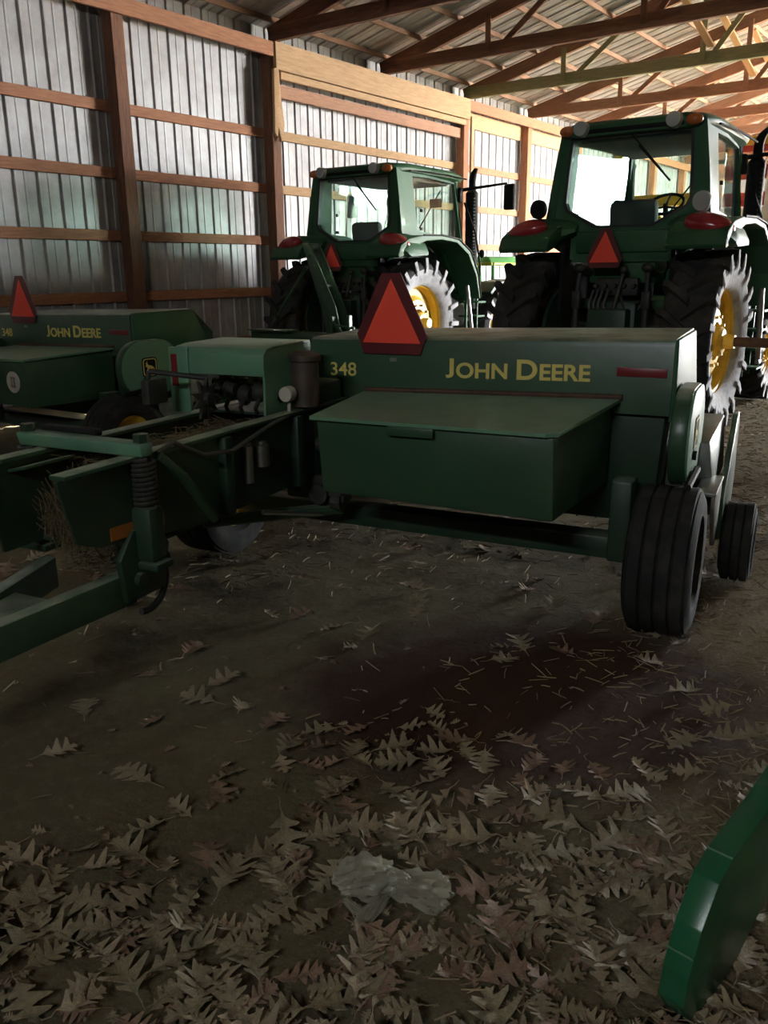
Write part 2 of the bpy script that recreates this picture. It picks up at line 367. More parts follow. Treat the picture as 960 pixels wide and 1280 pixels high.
# ---- wall plates and door header
tag(beam('wall_plate', W(S0 + .1, 10.19, 5.06), W(10.95, 10.19, 5.06), .05, .21, M['wood']), 'long reddish top plate board left of the doorway header', 'board')
tag(beam('wall_plate', W(17.05, 10.19, 5.06), W(S1 - .1, 10.19, 5.06), .05, .21, M['wood']), 'long reddish top plate board right of the doorway header', 'board')
tag(beam('door_header', W(10.97, 10.175, 4.97), W(17.03, 10.175, 4.97), .07, .40, M['woodpale'], bev=.004), 'wide pale wooden header plank over the old doorway', 'board')
tag(beam('header_strip', W(11.1, 10.19, 4.70), W(16.9, 10.19, 4.70), .05, .11, M['woodpale']), 'narrow pale strip under the doorway header plank', 'board')
tag(beam('track_board', W(11.1, 10.32, 4.50), W(16.9, 10.32, 4.50), .04, .20, M['woodpink']), 'pinkish board under the header strip in the old doorway', 'board')
tag(beam('fascia_board', W(17.12, 10.43, 4.83), W(19.88, 10.43, 4.83), .04, .32, M['woodpale']), 'pale wide board under the top plate right of the doorway', 'board')
tag(beam('fascia_board', W(20.12, 10.43, 4.83), W(22.88, 10.43, 4.83), .04, .32, M['woodpale']), 'pale wide board under the top plate by the right tractor cab', 'board')
tag(beam('jamb_board', W(17.18, 10.185, .0), W(17.18, 10.185, 4.85), .12, .05, M['woodpale']), 'pale upright jamb board right of the old doorway', 'board')
bk = B().prism([(0, .0), (.03, .95), (.14, .98), (.17, .55), (.24, .12), (.15, -.12), (.09, .10), (.06, -.05)], lambda p, q, a: W(10.87 + p, 10.22 + a - .09, 3.82 + q), 0, .05, bev=.003)
tag(bk.build('splintered_board', M['woodpale']), 'splintered pale board nailed on the left doorway post below the header', 'board')
# ---- trusses
for i, s in enumerate((5, 8, 11, 14, 17, 20, 23, 26, 29, 32, 35)):
    green = s == 17
    lab = {11: 'dark brown roof truss landing at the left end of the doorway header', 14: 'brown roof truss landing on the middle of the doorway header', 17: 'roof truss with greenish bottom chord landing at right end of the header',
           20: 'brown roof truss landing above the post between the tractors'}.get(s, 'brown roof truss far along the shed' if s > 20 else 'brown roof truss nearest the camera overhead')
    t = thing('roof_truss', lab, 'truss', W(s, DRIDGE, 5.17), 0, 'roof trusses')
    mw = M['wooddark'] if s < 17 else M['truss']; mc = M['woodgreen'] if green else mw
    zc = 5.28; TH = .24
    def zt(d): return roof_z(d) - .09 - TH / 2 * EL - .01
    beam('bottom_chord', W(s, 10.28, zc), W(s, DR + .22, zc), .10, .22, mc, t)
    rf = beam('top_chord', W(s + .001, 10.28, zt(10.28)), W(s, DRIDGE - .0, zt(DRIDGE)), .09, TH, mw, t)
    beam('top_chord', W(s, DR + .22, zt(DR + .22)), W(s, DRIDGE, zt(DRIDGE)), .09, TH, mw, t)
    for sd in (1, -1):
        for dd, nx in ((2.3, 3.6), (5.0, 6.3)):
            d0 = DRIDGE + sd * (7.28 - dd); d1 = DRIDGE + sd * (7.28 - nx)
            if d0 < DR + .3 or d0 > 10.3: continue
            beam('web', W(s - .07, d0, zc - .05), W(s - .07, d0, zt(d0)), .04, .10, mc, t)
            beam('web', W(s + .07, d0 - sd * .05, zc - .05), W(s + .07, d1, zt(d1)), .04, .10, mc, t)
# long pale braces between trusses
for a, c, q in ((14.2, 17.0, 5.3), (17.2, 20.0, 5.3), (20.2, 23.0, 5.3), (23.2, 26, 5.3)):
    tag(beam('truss_brace', W(a, q, roof_z(q) - .36), W(c - .2, q - .2, 5.42), .13, .04, M['woodpale']), 'pale diagonal brace board between two roof trusses' , 'board', 'pale braces between the trusses')
# right-side posts of the open bays
for s in (22.1, 26.5, 30.9):
    tag(beam('side_post', W(s, DR, -.02), W(s, DR, 5.25), .18, .18, M['wooddark']), 'wooden post of the open side of the shed', 'post', 'posts of the open side')
tag(beam('side_plate', W(OPEN0, DR + .135, 5.10), W(OPEN1, DR + .135, 5.10), .06, .25, M['wooddark']), 'long plate board over the open side of the shed', 'board')

# ------------------------------------------------------------------ wheels
def ag_tire(cx, cy, r, w, rim, parent, name='rear_tire', lugs=19, sgn=1):
    h = w / 2
    prof = [(rim - .01, h * .62), (rim + .05, h * .86), (r - .17, h * 1.0), (r - .13, h * .97), (r - .075, h * .80), (r - .055, h * .45), (r - .05, 0)]
    prof = prof + [(a, -b) for a, b in prof[-2::-1]]
    b = B().lathe(prof[2:-2], (cx, cy, r), 'X', 48)
    b.lathe(prof[:3], (cx, cy, r), 'X', 48, mi=1 if sgn > 0 else 0); b.lathe(prof[-3:], (cx, cy, r), 'X', 48, mi=1 if sgn < 0 else 0)
    def P(x, a, rr): return Vector((cx + x, cy + rr * math.cos(a), r + rr * math.sin(a)))
    for sd in (1, -1):
        for k in range(lugs):
            a0 = 2 * math.pi * (k + (.5 if sd > 0 else 0)) / lugs
            path = [(-.02, 0, r - .055, r), (h * .45, -.12, r - .06, r - .002), (h * .82, -.20, r - .085, r - .006), (h * 1.02, -.225, r - .14, r - .016), (h * 1.05, -.23, r - .22, r - .15)]
            vs = []; fs = []
            for (x, da, r0, r1) in path:
                a = a0 + da; hw = .044 / r if x > h * .9 else .050 / r
                vs += [P(sd * x, a - hw, r0), P(sd * x, a + hw, r0), P(sd * x + (sd * .012 if x > h * .9 else 0), a + hw * .75, r1), P(sd * x + (sd * .012 if x > h * .9 else 0), a - hw * .75, r1)]
            for i in range(len(path) - 1):
                for q in range(4): fs.append((i*4 + q, i*4 + (q+1) % 4, i*4 + 4 + (q+1) % 4, i*4 + 4 + q))
            fs += [(0, 1, 2, 3), tuple(range((len(path)-1)*4, len(path)*4))[::-1]]
            b.add(vs, fs[:12] + fs[16:17]); b.add(vs, fs[12:16] + fs[17:], mi=1 if sd == sgn else 0)
    t = b.build(name, [M['tread'], M['chalk']], parent, smooth=40)
    o = sgn * h
    d = B().lathe([(rim, h * .66), (rim + .02, h * .70), (rim + .02, h * .64), (rim - .03, h * .5), (rim - .05, .02), (rim - .05, -h * .5), (rim + .02, -h * .68), (rim, -h * .68), (rim - .07, -h * .5), (rim - .07, .0), (rim - .02, h * .5)], (cx, cy, r), 'X', 48, closed=True)
    s = sgn
    d.lathe([(rim - .04, s * .03), (rim * .72, s * .02), (rim * .6, s * .09), (rim * .36, s * .11), (rim * .34, s * .0), (.0, s * .0)], (cx, cy, r), 'X', 40)
    rm = d.build('wheel_rim', M['yellow'], t, smooth=35)
    hb = B().lathe([(.15, s * .0), (.15, s * .16), (.12, s * .19), (.075, s * .20), (.07, s * .30), (0, s * .30)], (cx, cy, r), 'X', 24)
    for k in range(10):
        a = 2 * math.pi * k / 10
        hb.lathe([(.018, s * .08), (.018, s * .14), (0, s * .14)], (cx, cy + rim * .47 * math.cos(a), r + rim * .47 * math.sin(a)), 'X', 6)
    hb.build('wheel_hub', M['yellow'], t, smooth=30)
    return t
def rib_tire(cx, cy, r, w, rim, parent, name='tire', ribs=4, sgn=1, n=48):
    h = w / 2; pr = [(rim, h * .70), (rim + .03, h * .95), ((rim + r) / 2, h), (r - .05, h * .97), (r - .015, h * .86)]
    tw = h * .84; tread = []
    for k in range(ribs):
        a = tw - (2 * tw) * k / ribs; c = tw - (2 * tw) * (k + 1) / ribs; g = (a - c) * .12
        tread += [(r - .016, a - 0.1 * g), (r, a - g), (r, c + g), (r - .016, c + .1 * g)]
    prof = pr + tread + [(a, -b) for a, b in pr[::-1]]
    t = B().lathe(prof, (cx, cy, r), 'X', n).build(name, M['rubber'], parent, smooth=28)
    s = sgn
    B().lathe([(rim + .012, s * h * .72), (rim + .012, s * h * .60), (rim - .03, s * h * .45), (rim * .75, s * h * .25), (rim * .45, s * h * .32), (rim * .40, s * h * .5), (.0, s * h * .5)], (cx, cy, r), 'X', 36).lathe([(rim + .005, -s * h * .7), (rim - .03, -s * h * .45), (rim * .4, -s * h * .2), (0, -s * h * .2)], (cx, cy, r), 'X', 36).build('wheel_rim', M['yellow'], t, smooth=35)
    return t
def smv_sign(c, s, parent, name='slow_moving_vehicle_sign', tilt=0):
    """truncated red triangle with orange middle, facing -y; c = centre of the bottom edge"""
    o = [(-s * .40, 0), (s * .40, 0), (s * .49, s * .25), (s * .13, s * 1.0), (-s * .13, s * 1.0), (-s * .49, s * .25)]
    Mx = Matrix.Translation(c) @ Matrix.Rotation(R(tilt), 4, 'X')
    p = B().prism([(x, z) for x, z in o], lambda p, q, a: Mx @ Vector((p, a, q)), 0, .006).build(name, M['smvred'], parent, smooth=0)
    B().prism([(-s * .405, s * .14), (s * .405, s * .14), (0, s * .93)], lambda p, q, a: Mx @ Vector((p, a, q)), -.004, .001).build('orange_triangle', M['fluo'], p, smooth=0)
    return p

# ------------------------------------------------------------------ tractor: local x right, y forward, rear axle over y = 0
def make_tractor(label):
    t = thing('tractor', label, 'tractor', group=None)
    RR = .92
    ag_tire(.84, 0, RR, .50, .54, t, sgn=1); ag_tire(-1.0, 0, RR, .50, .54, t, sgn=-1)
    for sx in (1, -1): ag_tire(sx * .84, 2.55, .68, .38, .38, t, name='front_tire', lugs=16, sgn=sx)
    # drive train
    c = B().box((0, .25, .95), (.52, 1.5, .75), bev=.05).box((0, 1.9, .95), (.48, 2.0, .55), bev=.05).box((0, -.5, .98), (.42, .3, .55), bev=.03)
    c.lathe([(.0, -.62), (.17, -.62), (.15, -.25), (.2, -.2), (.2, .2), (.15, .25), (.17, .62), (0, .62)], (0, 0, RR), 'X', 20)
    for x in (.59, -.75): c.lathe([(0, -.02), (.52, -.02), (.52, .02), (0, .02)], (x, 0, RR), 'X', 32)
    c.box((0, 2.55, .62), (1.45, .18, .16), bev=.03)
    c.build('transmission', M['dkgreen'], t)
    ax = B().lathe([(0, .60), (.05, .60), (.05, 1.72), (0, 1.72)], (0, 0, RR), 'X', 14).build('axle_shaft', M['rust'], t)
    # hood
    hd = B(); secs = []
    for y, w, z0, z1 in ((1.50, .32, 1.2, 1.86), (2.1, .32, 1.15, 1.80), (2.6, .30, 1.05, 1.68), (2.9, .27, 1.0, 1.55), (3.0, .22, 1.05, 1.42)):
        secs.append([(x, y, z) for x, z in rrect(-w, w, z0, z1, .13)])
    n = len(secs[0]); vs = [p for q in secs for p in q]; fs = [(i*n + k, i*n + (k+1) % n, (i+1)*n + (k+1) % n, (i+1)*n + k) for i in range(len(secs)-1) for k in range(n)] + [tuple(range(n))[::-1], tuple(range((len(secs)-1)*n, len(secs)*n))]
    hd.add(vs, fs); hood = hd.build('hood', M['tractor'], t)
    gr = B()
    for k in range(6): gr.box((0, 3.01, 1.06 + k * .05), (.40, .03, .03), bev=.006)
    gr.build('grille', M['black'], hood)
    # cab: rear frame with the tapered window
    outer = [(-.74, 2.97), (.74, 2.97), (.80, 2.60), (.87, 2.12), (.84, 1.93), (.50, 1.72), (-.50, 1.72), (-.84, 1.93), (-.87, 2.12), (-.80, 2.60)]
    inner = [(-.63, 2.88), (.63, 2.88), (.655, 2.60), (.675, 2.29), (.64, 2.22), (.31, 2.06), (-.31, 2.06), (-.64, 2.22), (-.675, 2.29), (-.655, 2.60)]
    yr = -.55
    cab = B().ring(outer, inner, lambda p, q, a: (p, a + (2.97 - q) * -.06, q), yr, yr + .09)
    inner2 = [(x * .955, 2.47 + (z - 2.47) * .945) for x, z in inner]
    # right and left side frames
    so = [(-.55, 2.97), (.3, 2.97), (1.28, 2.95), (1.40, 2.2), (1.52, 1.30), (1.05, 1.28), (.95, 1.62), (.62, 1.98), (.1, 2.08), (-.62, 2.05)]
    si = [(-.16, 2.86), (.3, 2.87), (1.20, 2.86), (1.32, 2.2), (1.43, 1.42), (1.13, 1.42), (1.02, 1.70), (.68, 2.06), (.25, 2.17), (-.12, 2.19)]
    def side(sg):
        def f(p, q, a):
            nar = max(0, (p - .1)) * .10
            return (sg * (.74 + (2.97 - q) * .10 * (1 if q > 2.1 else .95) - nar + a), p, q)
        return f
    for sg in (1, -1): cab.ring(so, si, side(sg), -.05, .0)
    # front posts and cowl
    for sg in (1, -1): cab.tube([(sg * .62, 1.26, 2.92), (sg * .62, 1.38, 2.2), (sg * .55, 1.50, 1.4)], .045, 8)
    cab.box((0, 1.42, 1.70), (.9, .12, .62), bev=.04)
    cab.box((0, .5, 1.28), (1.3, 1.9, .10), bev=.02)          # floor
    cabo = cab.build('cab_frame', M['tractor'], t, smooth=30)
    B().ring(inner, inner2, lambda p, q, a: (p, a + (2.97 - q) * -.06, q), yr - .006, yr + .07).build('window_seal', M['seal'], t, smooth=0)
    B().prism(inner2, lambda p, q, a: (p, a + (2.97 - q) * -.06, q), yr + .03, yr + .036).build('rear_window', M['glass'], t, smooth=0)
    for sg in (1, -1):
        B().prism(si, side(sg), -.03, -.024).build('door_glass', M['glass'], t, smooth=0)
        dh = B().box((sg * .80, 1.0, 1.9), (.03, .10, .03), bev=.008)
        for z in (2.22, 2.45): dh.box((sg * .775, .05, z), (.03, .05, .04), bev=.008)
        dh.build('door_hardware', M['black'], t)
    ws = [(-.60, 2.84), (.60, 2.84), (.60, 2.0), (-.60, 2.0)]
    B().prism(ws, lambda p, q, a: (p, 1.29 + (2.84 - q) * .16 + a, q), 0, .006).build('windscreen', M['glass'], t, smooth=0)
    # panel under the window
    B().box((0, -.60, 1.92), (.98, .10, .22), bev=.02).box((-.62, -.62, 2.0), (.2, .08, .06), bev=.02).box((0, -.52, 1.68), (.70, .10, .35), bev=.02).build('rear_panel', M['tractor'], t)
    # roof: stack of rounded outlines
    def outline(k, z, y0, y1, w0, w1):
        pts = []
        for x, y in rrect(-1, 1, 0, 1, .22, 4):
            yy = y0 + (y1 - y0) * y; w = w0 + (w1 - w0) * y; pts.append((x * w * k, yy, z + .05 * math.sin(math.pi * min(max(y, 0), 1)) - .04 * abs(x) ** 2))
        return pts
    lay = [outline(.94, 2.90, -.66, 1.38, .77, .70), outline(1.0, 2.93, -.66, 1.48, .78, .72), outline(1.02, 3.0, -.67, 1.50, .78, .73), outline(1.0, 3.06, -.64, 1.47, .77, .72), outline(.93, 3.115, -.55, 1.36, .76, .71), outline(.75, 3.145, -.35, 1.1, .76, .71)]
    n = len(lay[0]); vs = [p for q in lay for p in q]; fs = [(i*n + k, i*n + (k+1) % n, (i+1)*n + (k+1) % n, (i+1)*n + k) for i in range(len(lay)-1) for k in range(n)] + [tuple(range(n))[::-1], tuple(range((len(lay)-1)*n, len(lay)*n))]
    rf = B().add(vs, fs).build('roof', M['tractor'], t, smooth=40)
    B().box((0, -.64, 2.925), (1.12, .06, .07), bev=.015).build('roof_rear_band', M['black'], rf)
    for sg in (1, -1):
        g = B().tube([(sg * .80, y, 2.93 + .035 * math.sin((y + .3) / 1.7 * math.pi)) for y in (-.3, .1, .5, .9, 1.3)], .018, 6); g.build('roof_rail', M['black'], rf)
        lp = B().lathe([(0, -.05), (.07, -.05), (.075, .0), (.075, .05), (.05, .08), (0, .08)], (sg * .47, -.69, 2.98), 'Y', 18)
        lp.build('work_lamp', M['lamp'], rf)
        B().ball((sg * .645, -.64, 2.975), (.17, .12, .11), 14).build('marker_lamp', M['amber'], rf)
    # fenders with lamps
    fo = [(1.20, 1.22), (1.09, 1.60), (.84, 1.93), (.48, 2.09), (0, 2.13), (-.5, 2.12), (-.86, 2.07), (-1.06, 1.98), (-1.13, 1.86)]
    fi = [(-1.10, 1.82), (-.95, 1.86), (-.72, 1.97), (-.42, 2.05), (0, 2.075), (.44, 2.04), (.78, 1.88), (1.03, 1.57), (1.15, 1.22)]
    for sg in (1, -1):
        f = B().prism(fo + fi, YZ, sg * .60, sg * 1.16, bev=.012)
        # full rear lobe, swept outwards
        lb = []
        for x, zb, zt_, yf in ((.48, 2.0, 2.12, -.70), (.66, 1.93, 2.155, -.82), (.86, 1.87, 2.16, -.92), (1.04, 1.84, 2.12, -.98), (1.16, 1.83, 2.02, -.99), (1.21, 1.84, 1.92, -.95)):
            zm = (zb + zt_) / 2
            lb.append([(sg * x, yf + .08, zb), (sg * x, yf, zb + .03), (sg * x, yf + .0, zm), (sg * x, yf + .06, zt_ - .04), (sg * x, yf + .14, zt_), (sg * x, -.45, max(zt_ - .02, zb + .05)), (sg * x, -.45, zb + .02)])
        nn_ = 7; f.add([p for q in lb for p in q], [(i_*nn_ + k_, i_*nn_ + (k_+1) % nn_, (i_+1)*nn_ + (k_+1) % nn_, (i_+1)*nn_ + k_) for i_ in range(5) for k_ in range(nn_)] + [tuple(range(7))[::-1], tuple(range(35, 42))])
        fe = f.build('fender', M['tractor'], t, smooth=40)
        B().prism([(1.1, .9), (1.1, 1.3), (.8, 1.85), (.4, 2.04), (-.4, 2.04), (-.75, 1.9), (-.80, 1.2), (-.55, .72), (.6, .62)], YZ, sg * .56, sg * .60).build('fender_liner', M['black'], fe, smooth=0)
        B().tube([(sg * 1.165, y, z) for y, z in fo[:6]], .012, 6).build('fender_trim', M['black'], fe)
        B().ball((sg * .94, -.90, 2.035), (.48, .28, .215), 24, rot=(0, sg * 12, sg * 6)).build('tail_lamp', M['tail'], fe)
        B().lathe([(0, -.05), (.08, -.05), (.088, -.03), (.088, .02), (.06, .06), (0, .06)], (sg * .84, -.84, 2.24), 'Y', 18).tube([(sg * .84, -.82, 2.17), (sg * .86, -.80, 2.06)], .012, 6).build('fender_lamp', M['lamp'] if sg > 0 else M['black'], fe)
    smv_sign((-.06, -.93, 1.66), .38, t)
    # interior
    B().box((-.05, .10, 1.68), (.52, .50, .16), bev=.06).box((-.05, -.14, 2.02), (.52, .14, .62), rot=(8, 0, 0), bev=.06).box((-.05, .1, 1.47), (.3, .3, .3), bev=.03).box((-.32, .05, 2.12), (.10, .10, .46), bev=.04).build('operator_seat', M['seat'], t)
    sw = B(); ring = [(math.cos(2*math.pi*k/28) * .20, math.sin(2*math.pi*k/28) * .20) for k in range(29)]
    Ms = Matrix.Translation((.0, .74, 2.33)) @ Matrix.Rotation(R(32), 4, 'X')
    sw.tube([Ms @ Vector((x, y, 0)) for x, y in ring], .016, 8)
    for a in (90, 210, 330): sw.tube([Ms @ Vector((0, 0, -.03)), Ms @ Vector((math.cos(R(a)) * .19, math.sin(R(a)) * .19, 0))], .012, 6)
    sw.tube([Ms @ Vector((0, 0, 0)), (0, 1.02, 1.55)], .03, 8); sw.build('steering_wheel', M['black'], t)
    B().box((0, 1.20, 1.95), (.5, .2, .22), bev=.05).build('dashboard', M['seat'], t)
    B().box((.55, .35, 1.75), (.2, .8, .3), bev=.04).build('side_console', M['seat'], t)
    B().box((0, .35, 2.865), (1.15, 1.6, .07), bev=.03).build('headliner', M['seat'], t)
    B().box((.30, 1.22, 2.62), (.22, .03, .12), bev=.01).build('interior_mirror', M['black'], t)
    B().tube([(.0, -.62, 2.90), (.38, -.64, 2.52)], .008, 6).tube([(.12, -.635, 2.76), (.46, -.645, 2.44)], .010, 6).build('rear_wiper', M['black'], t)
    B().tube([(.30, 1.36, 2.80), (-.15, 1.44, 2.30)], .010, 6).build('front_wiper', M['black'], t)
    # exhaust stack with perforated shield
    ex = B().lathe([(0, 1.05), (.10, 1.05), (.10, 2.75), (.07, 2.78), (.055, 2.80), (.055, 2.95)], (.77, 1.55, 0), 'Z', 18)
    ex.tube([(.77, 1.55, 2.93), (.78, 1.55, 3.02), (.81, 1.52, 3.10), (.88, 1.47, 3.20)], [.055, .055, .05, .03], 12)
    ex.box((.62, 1.55, 1.25), (.4, .10, .10), bev=.02); exo = ex.build('exhaust_stack', M['black'], t)
    sl = B()
    for k in range(26): sl.box((.77 + .101 * .80, 1.55 - .101 * .62, 1.55 + k * .045), (.03, .012, .018), rot=(0, 0, 52))
    sl.build('shield_slots', M['steel'], exo)
    for sg in (1, -1):
        m = B().tube([(sg * .60, 1.36, 2.78), (sg * .80, 1.40, 2.80), (sg * 1.45, 1.42, 2.84)], [.03, .022, .015], 8).box((sg * .66, 1.34, 2.72), (.10, .10, .2), bev=.02)
        mo = m.build('mirror_arm', M['black'], t)
        B().box((sg * 1.50, 1.41, 2.66), (.20, .07, .34), rot=(0, 0, -sg * 12), bev=.03).build('mirror', M['black'], mo)
        B().tube([(sg * .72, 1.40, 2.62), (sg * .90, 1.45, 2.2), (sg * 1.02, 1.40, 1.75), (sg * 1.02, 1.40, 1.3)], .016, 6).ball((sg * 1.06, 1.38, 1.9), (.09, .09, .13), 12).build('grab_rail', M['black'], t)
        st = B()
        for k in range(4): st.box((sg * .92, 1.28 + .03 * k, .50 + k * .22), (.34, .26, .03), bev=.006)
        for y in (1.15, 1.5): st.box((sg * .92, y, .85), (.04, .03, .9), bev=.006)
        st.build('steps', M['tractor'], t)
        B().prism([(1.75, 1.30), (2.0, 1.46), (2.6, 1.50), (3.1, 1.38), (3.25, 1.15), (3.18, 1.15), (3.05, 1.32), (2.6, 1.43), (2.05, 1.40), (1.80, 1.26)], YZ, sg * .66, sg * 1.04, bev=.01).tube([(sg * .66, 2.5, 1.42), (sg * .4, 2.5, 1.2), (sg * .3, 2.5, .95)], .03, 8).build('front_fender', M['dkgreen'], t)
    B().tube([(1.12, .82, 1.42), (1.12, 1.02, .62)], .03, 10).box((1.12, 1.03, .60), (.05, .12, .05), bev=.01).build('step_rail', M['steel'], t)
    B().box((-.95, .98, 1.05), (.3, .7, .5), bev=.08).build('fuel_tank', M['dkgreen'], t)
    # hitch
    for sg in (1, -1):
        B().tube([(sg * .36, -.80, 1.62), (sg * .37, -.84, 1.42)], .025, 8).box((sg * .37, -.84, 1.34), (.09, .07, .18), bev=.015).tube([(sg * .37, -.84, 1.26), (sg * .38, -.86, .70)], .032, 8).tube([(sg * .37, -.845, 1.14), (sg * .37, -.85, .98)], .042, 8).build('lift_link', M['mech'], t)
        B().tube([(sg * .34, -.50, 1.60), (sg * .36, -.80, 1.64)], .04, 8).ball((sg * .36, -.82, 1.66), (.13, .10, .10), 12).build('lift_arm', M['mech'], t)
        B().box((sg * .38, -.55, .62), (.05, 1.2, .10), rot=(-6, 0, 0), bev=.01).build('draft_link', M['mech'], t)
    B().tube([(.10, -.78, 1.62), (.03, -.85, 1.20), (.0, -.88, .95)], .022, 8).ball((.11, -.80, 1.64), (.08, .08, .08)).build('top_link', M['mech'], t)
    B().box((0, -.72, .52), (.10, 1.0, .06), bev=.01).build('drawbar', M['mech'], t)
    hs = B()
    for k, x in enumerate((-.20, -.15, -.10, -.04)): hs.tube([(x, -.68, 1.42), (x - .01, -.78, 1.43), (x - .03, -.84, 1.30), (x + .02, -.86, 1.0), (x + .07 + .02*k, -.84, .72), (x + .1, -.7, .6)], .016, 8)
    hs.tube([(.05, -.7, 1.4), (.15, -.85, 1.25), (.2, -.8, 1.12), (.28, -.7, 1.3)], .012, 6); hs.build('hydraulic_hoses', M['hose'], t)
    vb = B().box((0, -.66, 1.47), (.46, .10, .18), bev=.02).box((0, -.64, 1.15), (.5, .10, .36), bev=.02)
    for k in range(5): vb.lathe([(0, -.07), (.022, -.07), (.022, 0), (0, 0)], (-.2 + k * .1, -.70, 1.48), 'Y', 10)
    vb.lathe([(0, -.12), (.04, -.12), (.08, -.1), (.09, 0), (0, 0)], (.05, -.68, .95), 'Y', 14)
    vb.build('hydraulic_outlets', M['mech'], t)
    B().box((.55, -.5, 1.45), (.16, .22, .40), bev=.04).build('side_tank', M['tractor'], t)
    # cab, fenders and hood sit forward of the rear axle
    def sub(o):
        for c in o.children: yield c; yield from sub(c)
    for ch in t.children:
        if 'tire' in ch.name or ch.name.startswith(('transmission', 'axle')): continue
        for o in [ch] + list(sub(ch)):
            for v in o.data.vertices:
                if o.name.startswith(('work_lamp', 'marker_lamp')): v.co.y += .30; v.co.z += .045; continue
                v.co.y += .30
                if v.co.z > 2.05: v.co.z = 2.05 + (v.co.z - 2.05) * 1.10 if v.co.z < 2.90 else 2.985 + (v.co.z - 2.90) * .62
    return t
TRZ = -R(35.0)
tr = make_tractor('right-hand green tractor parked close beyond the near baler, its big cab window facing us')
u_t = Vector((math.cos(-TRZ), -math.sin(-TRZ), 0)); v_t = Vector((math.sin(-TRZ), math.cos(-TRZ), 0))
tr.location = Vector((3.57, 8.749, 0)) - u_t * 1.10; tr.rotation_euler.z = TRZ
tl = copy_tree(tr); tl.location = Vector((-.271, 13.118, 0)) + u_t * .03; tl.rotation_euler.z = TRZ
tl['label'] = 'left-hand green tractor parked before the old doorway with a steel mast behind it'
for ch in list(tl.children):
    if ch.name.startswith('axle_shaft'): bpy.data.objects.remove(ch); continue
    if ch.name.startswith('slow_moving'): ch.location.x = -.08
    for g in list(ch.children):
        if g.name.startswith('fender_lamp'): bpy.data.objects.remove(g)
for o in (tr, tl): o['group'] = 'parked green tractors'
TLW = tl.matrix_basis.copy(); TLW = Matrix.Translation(tl.location) @ Matrix.Rotation(TRZ, 4, 'Z')

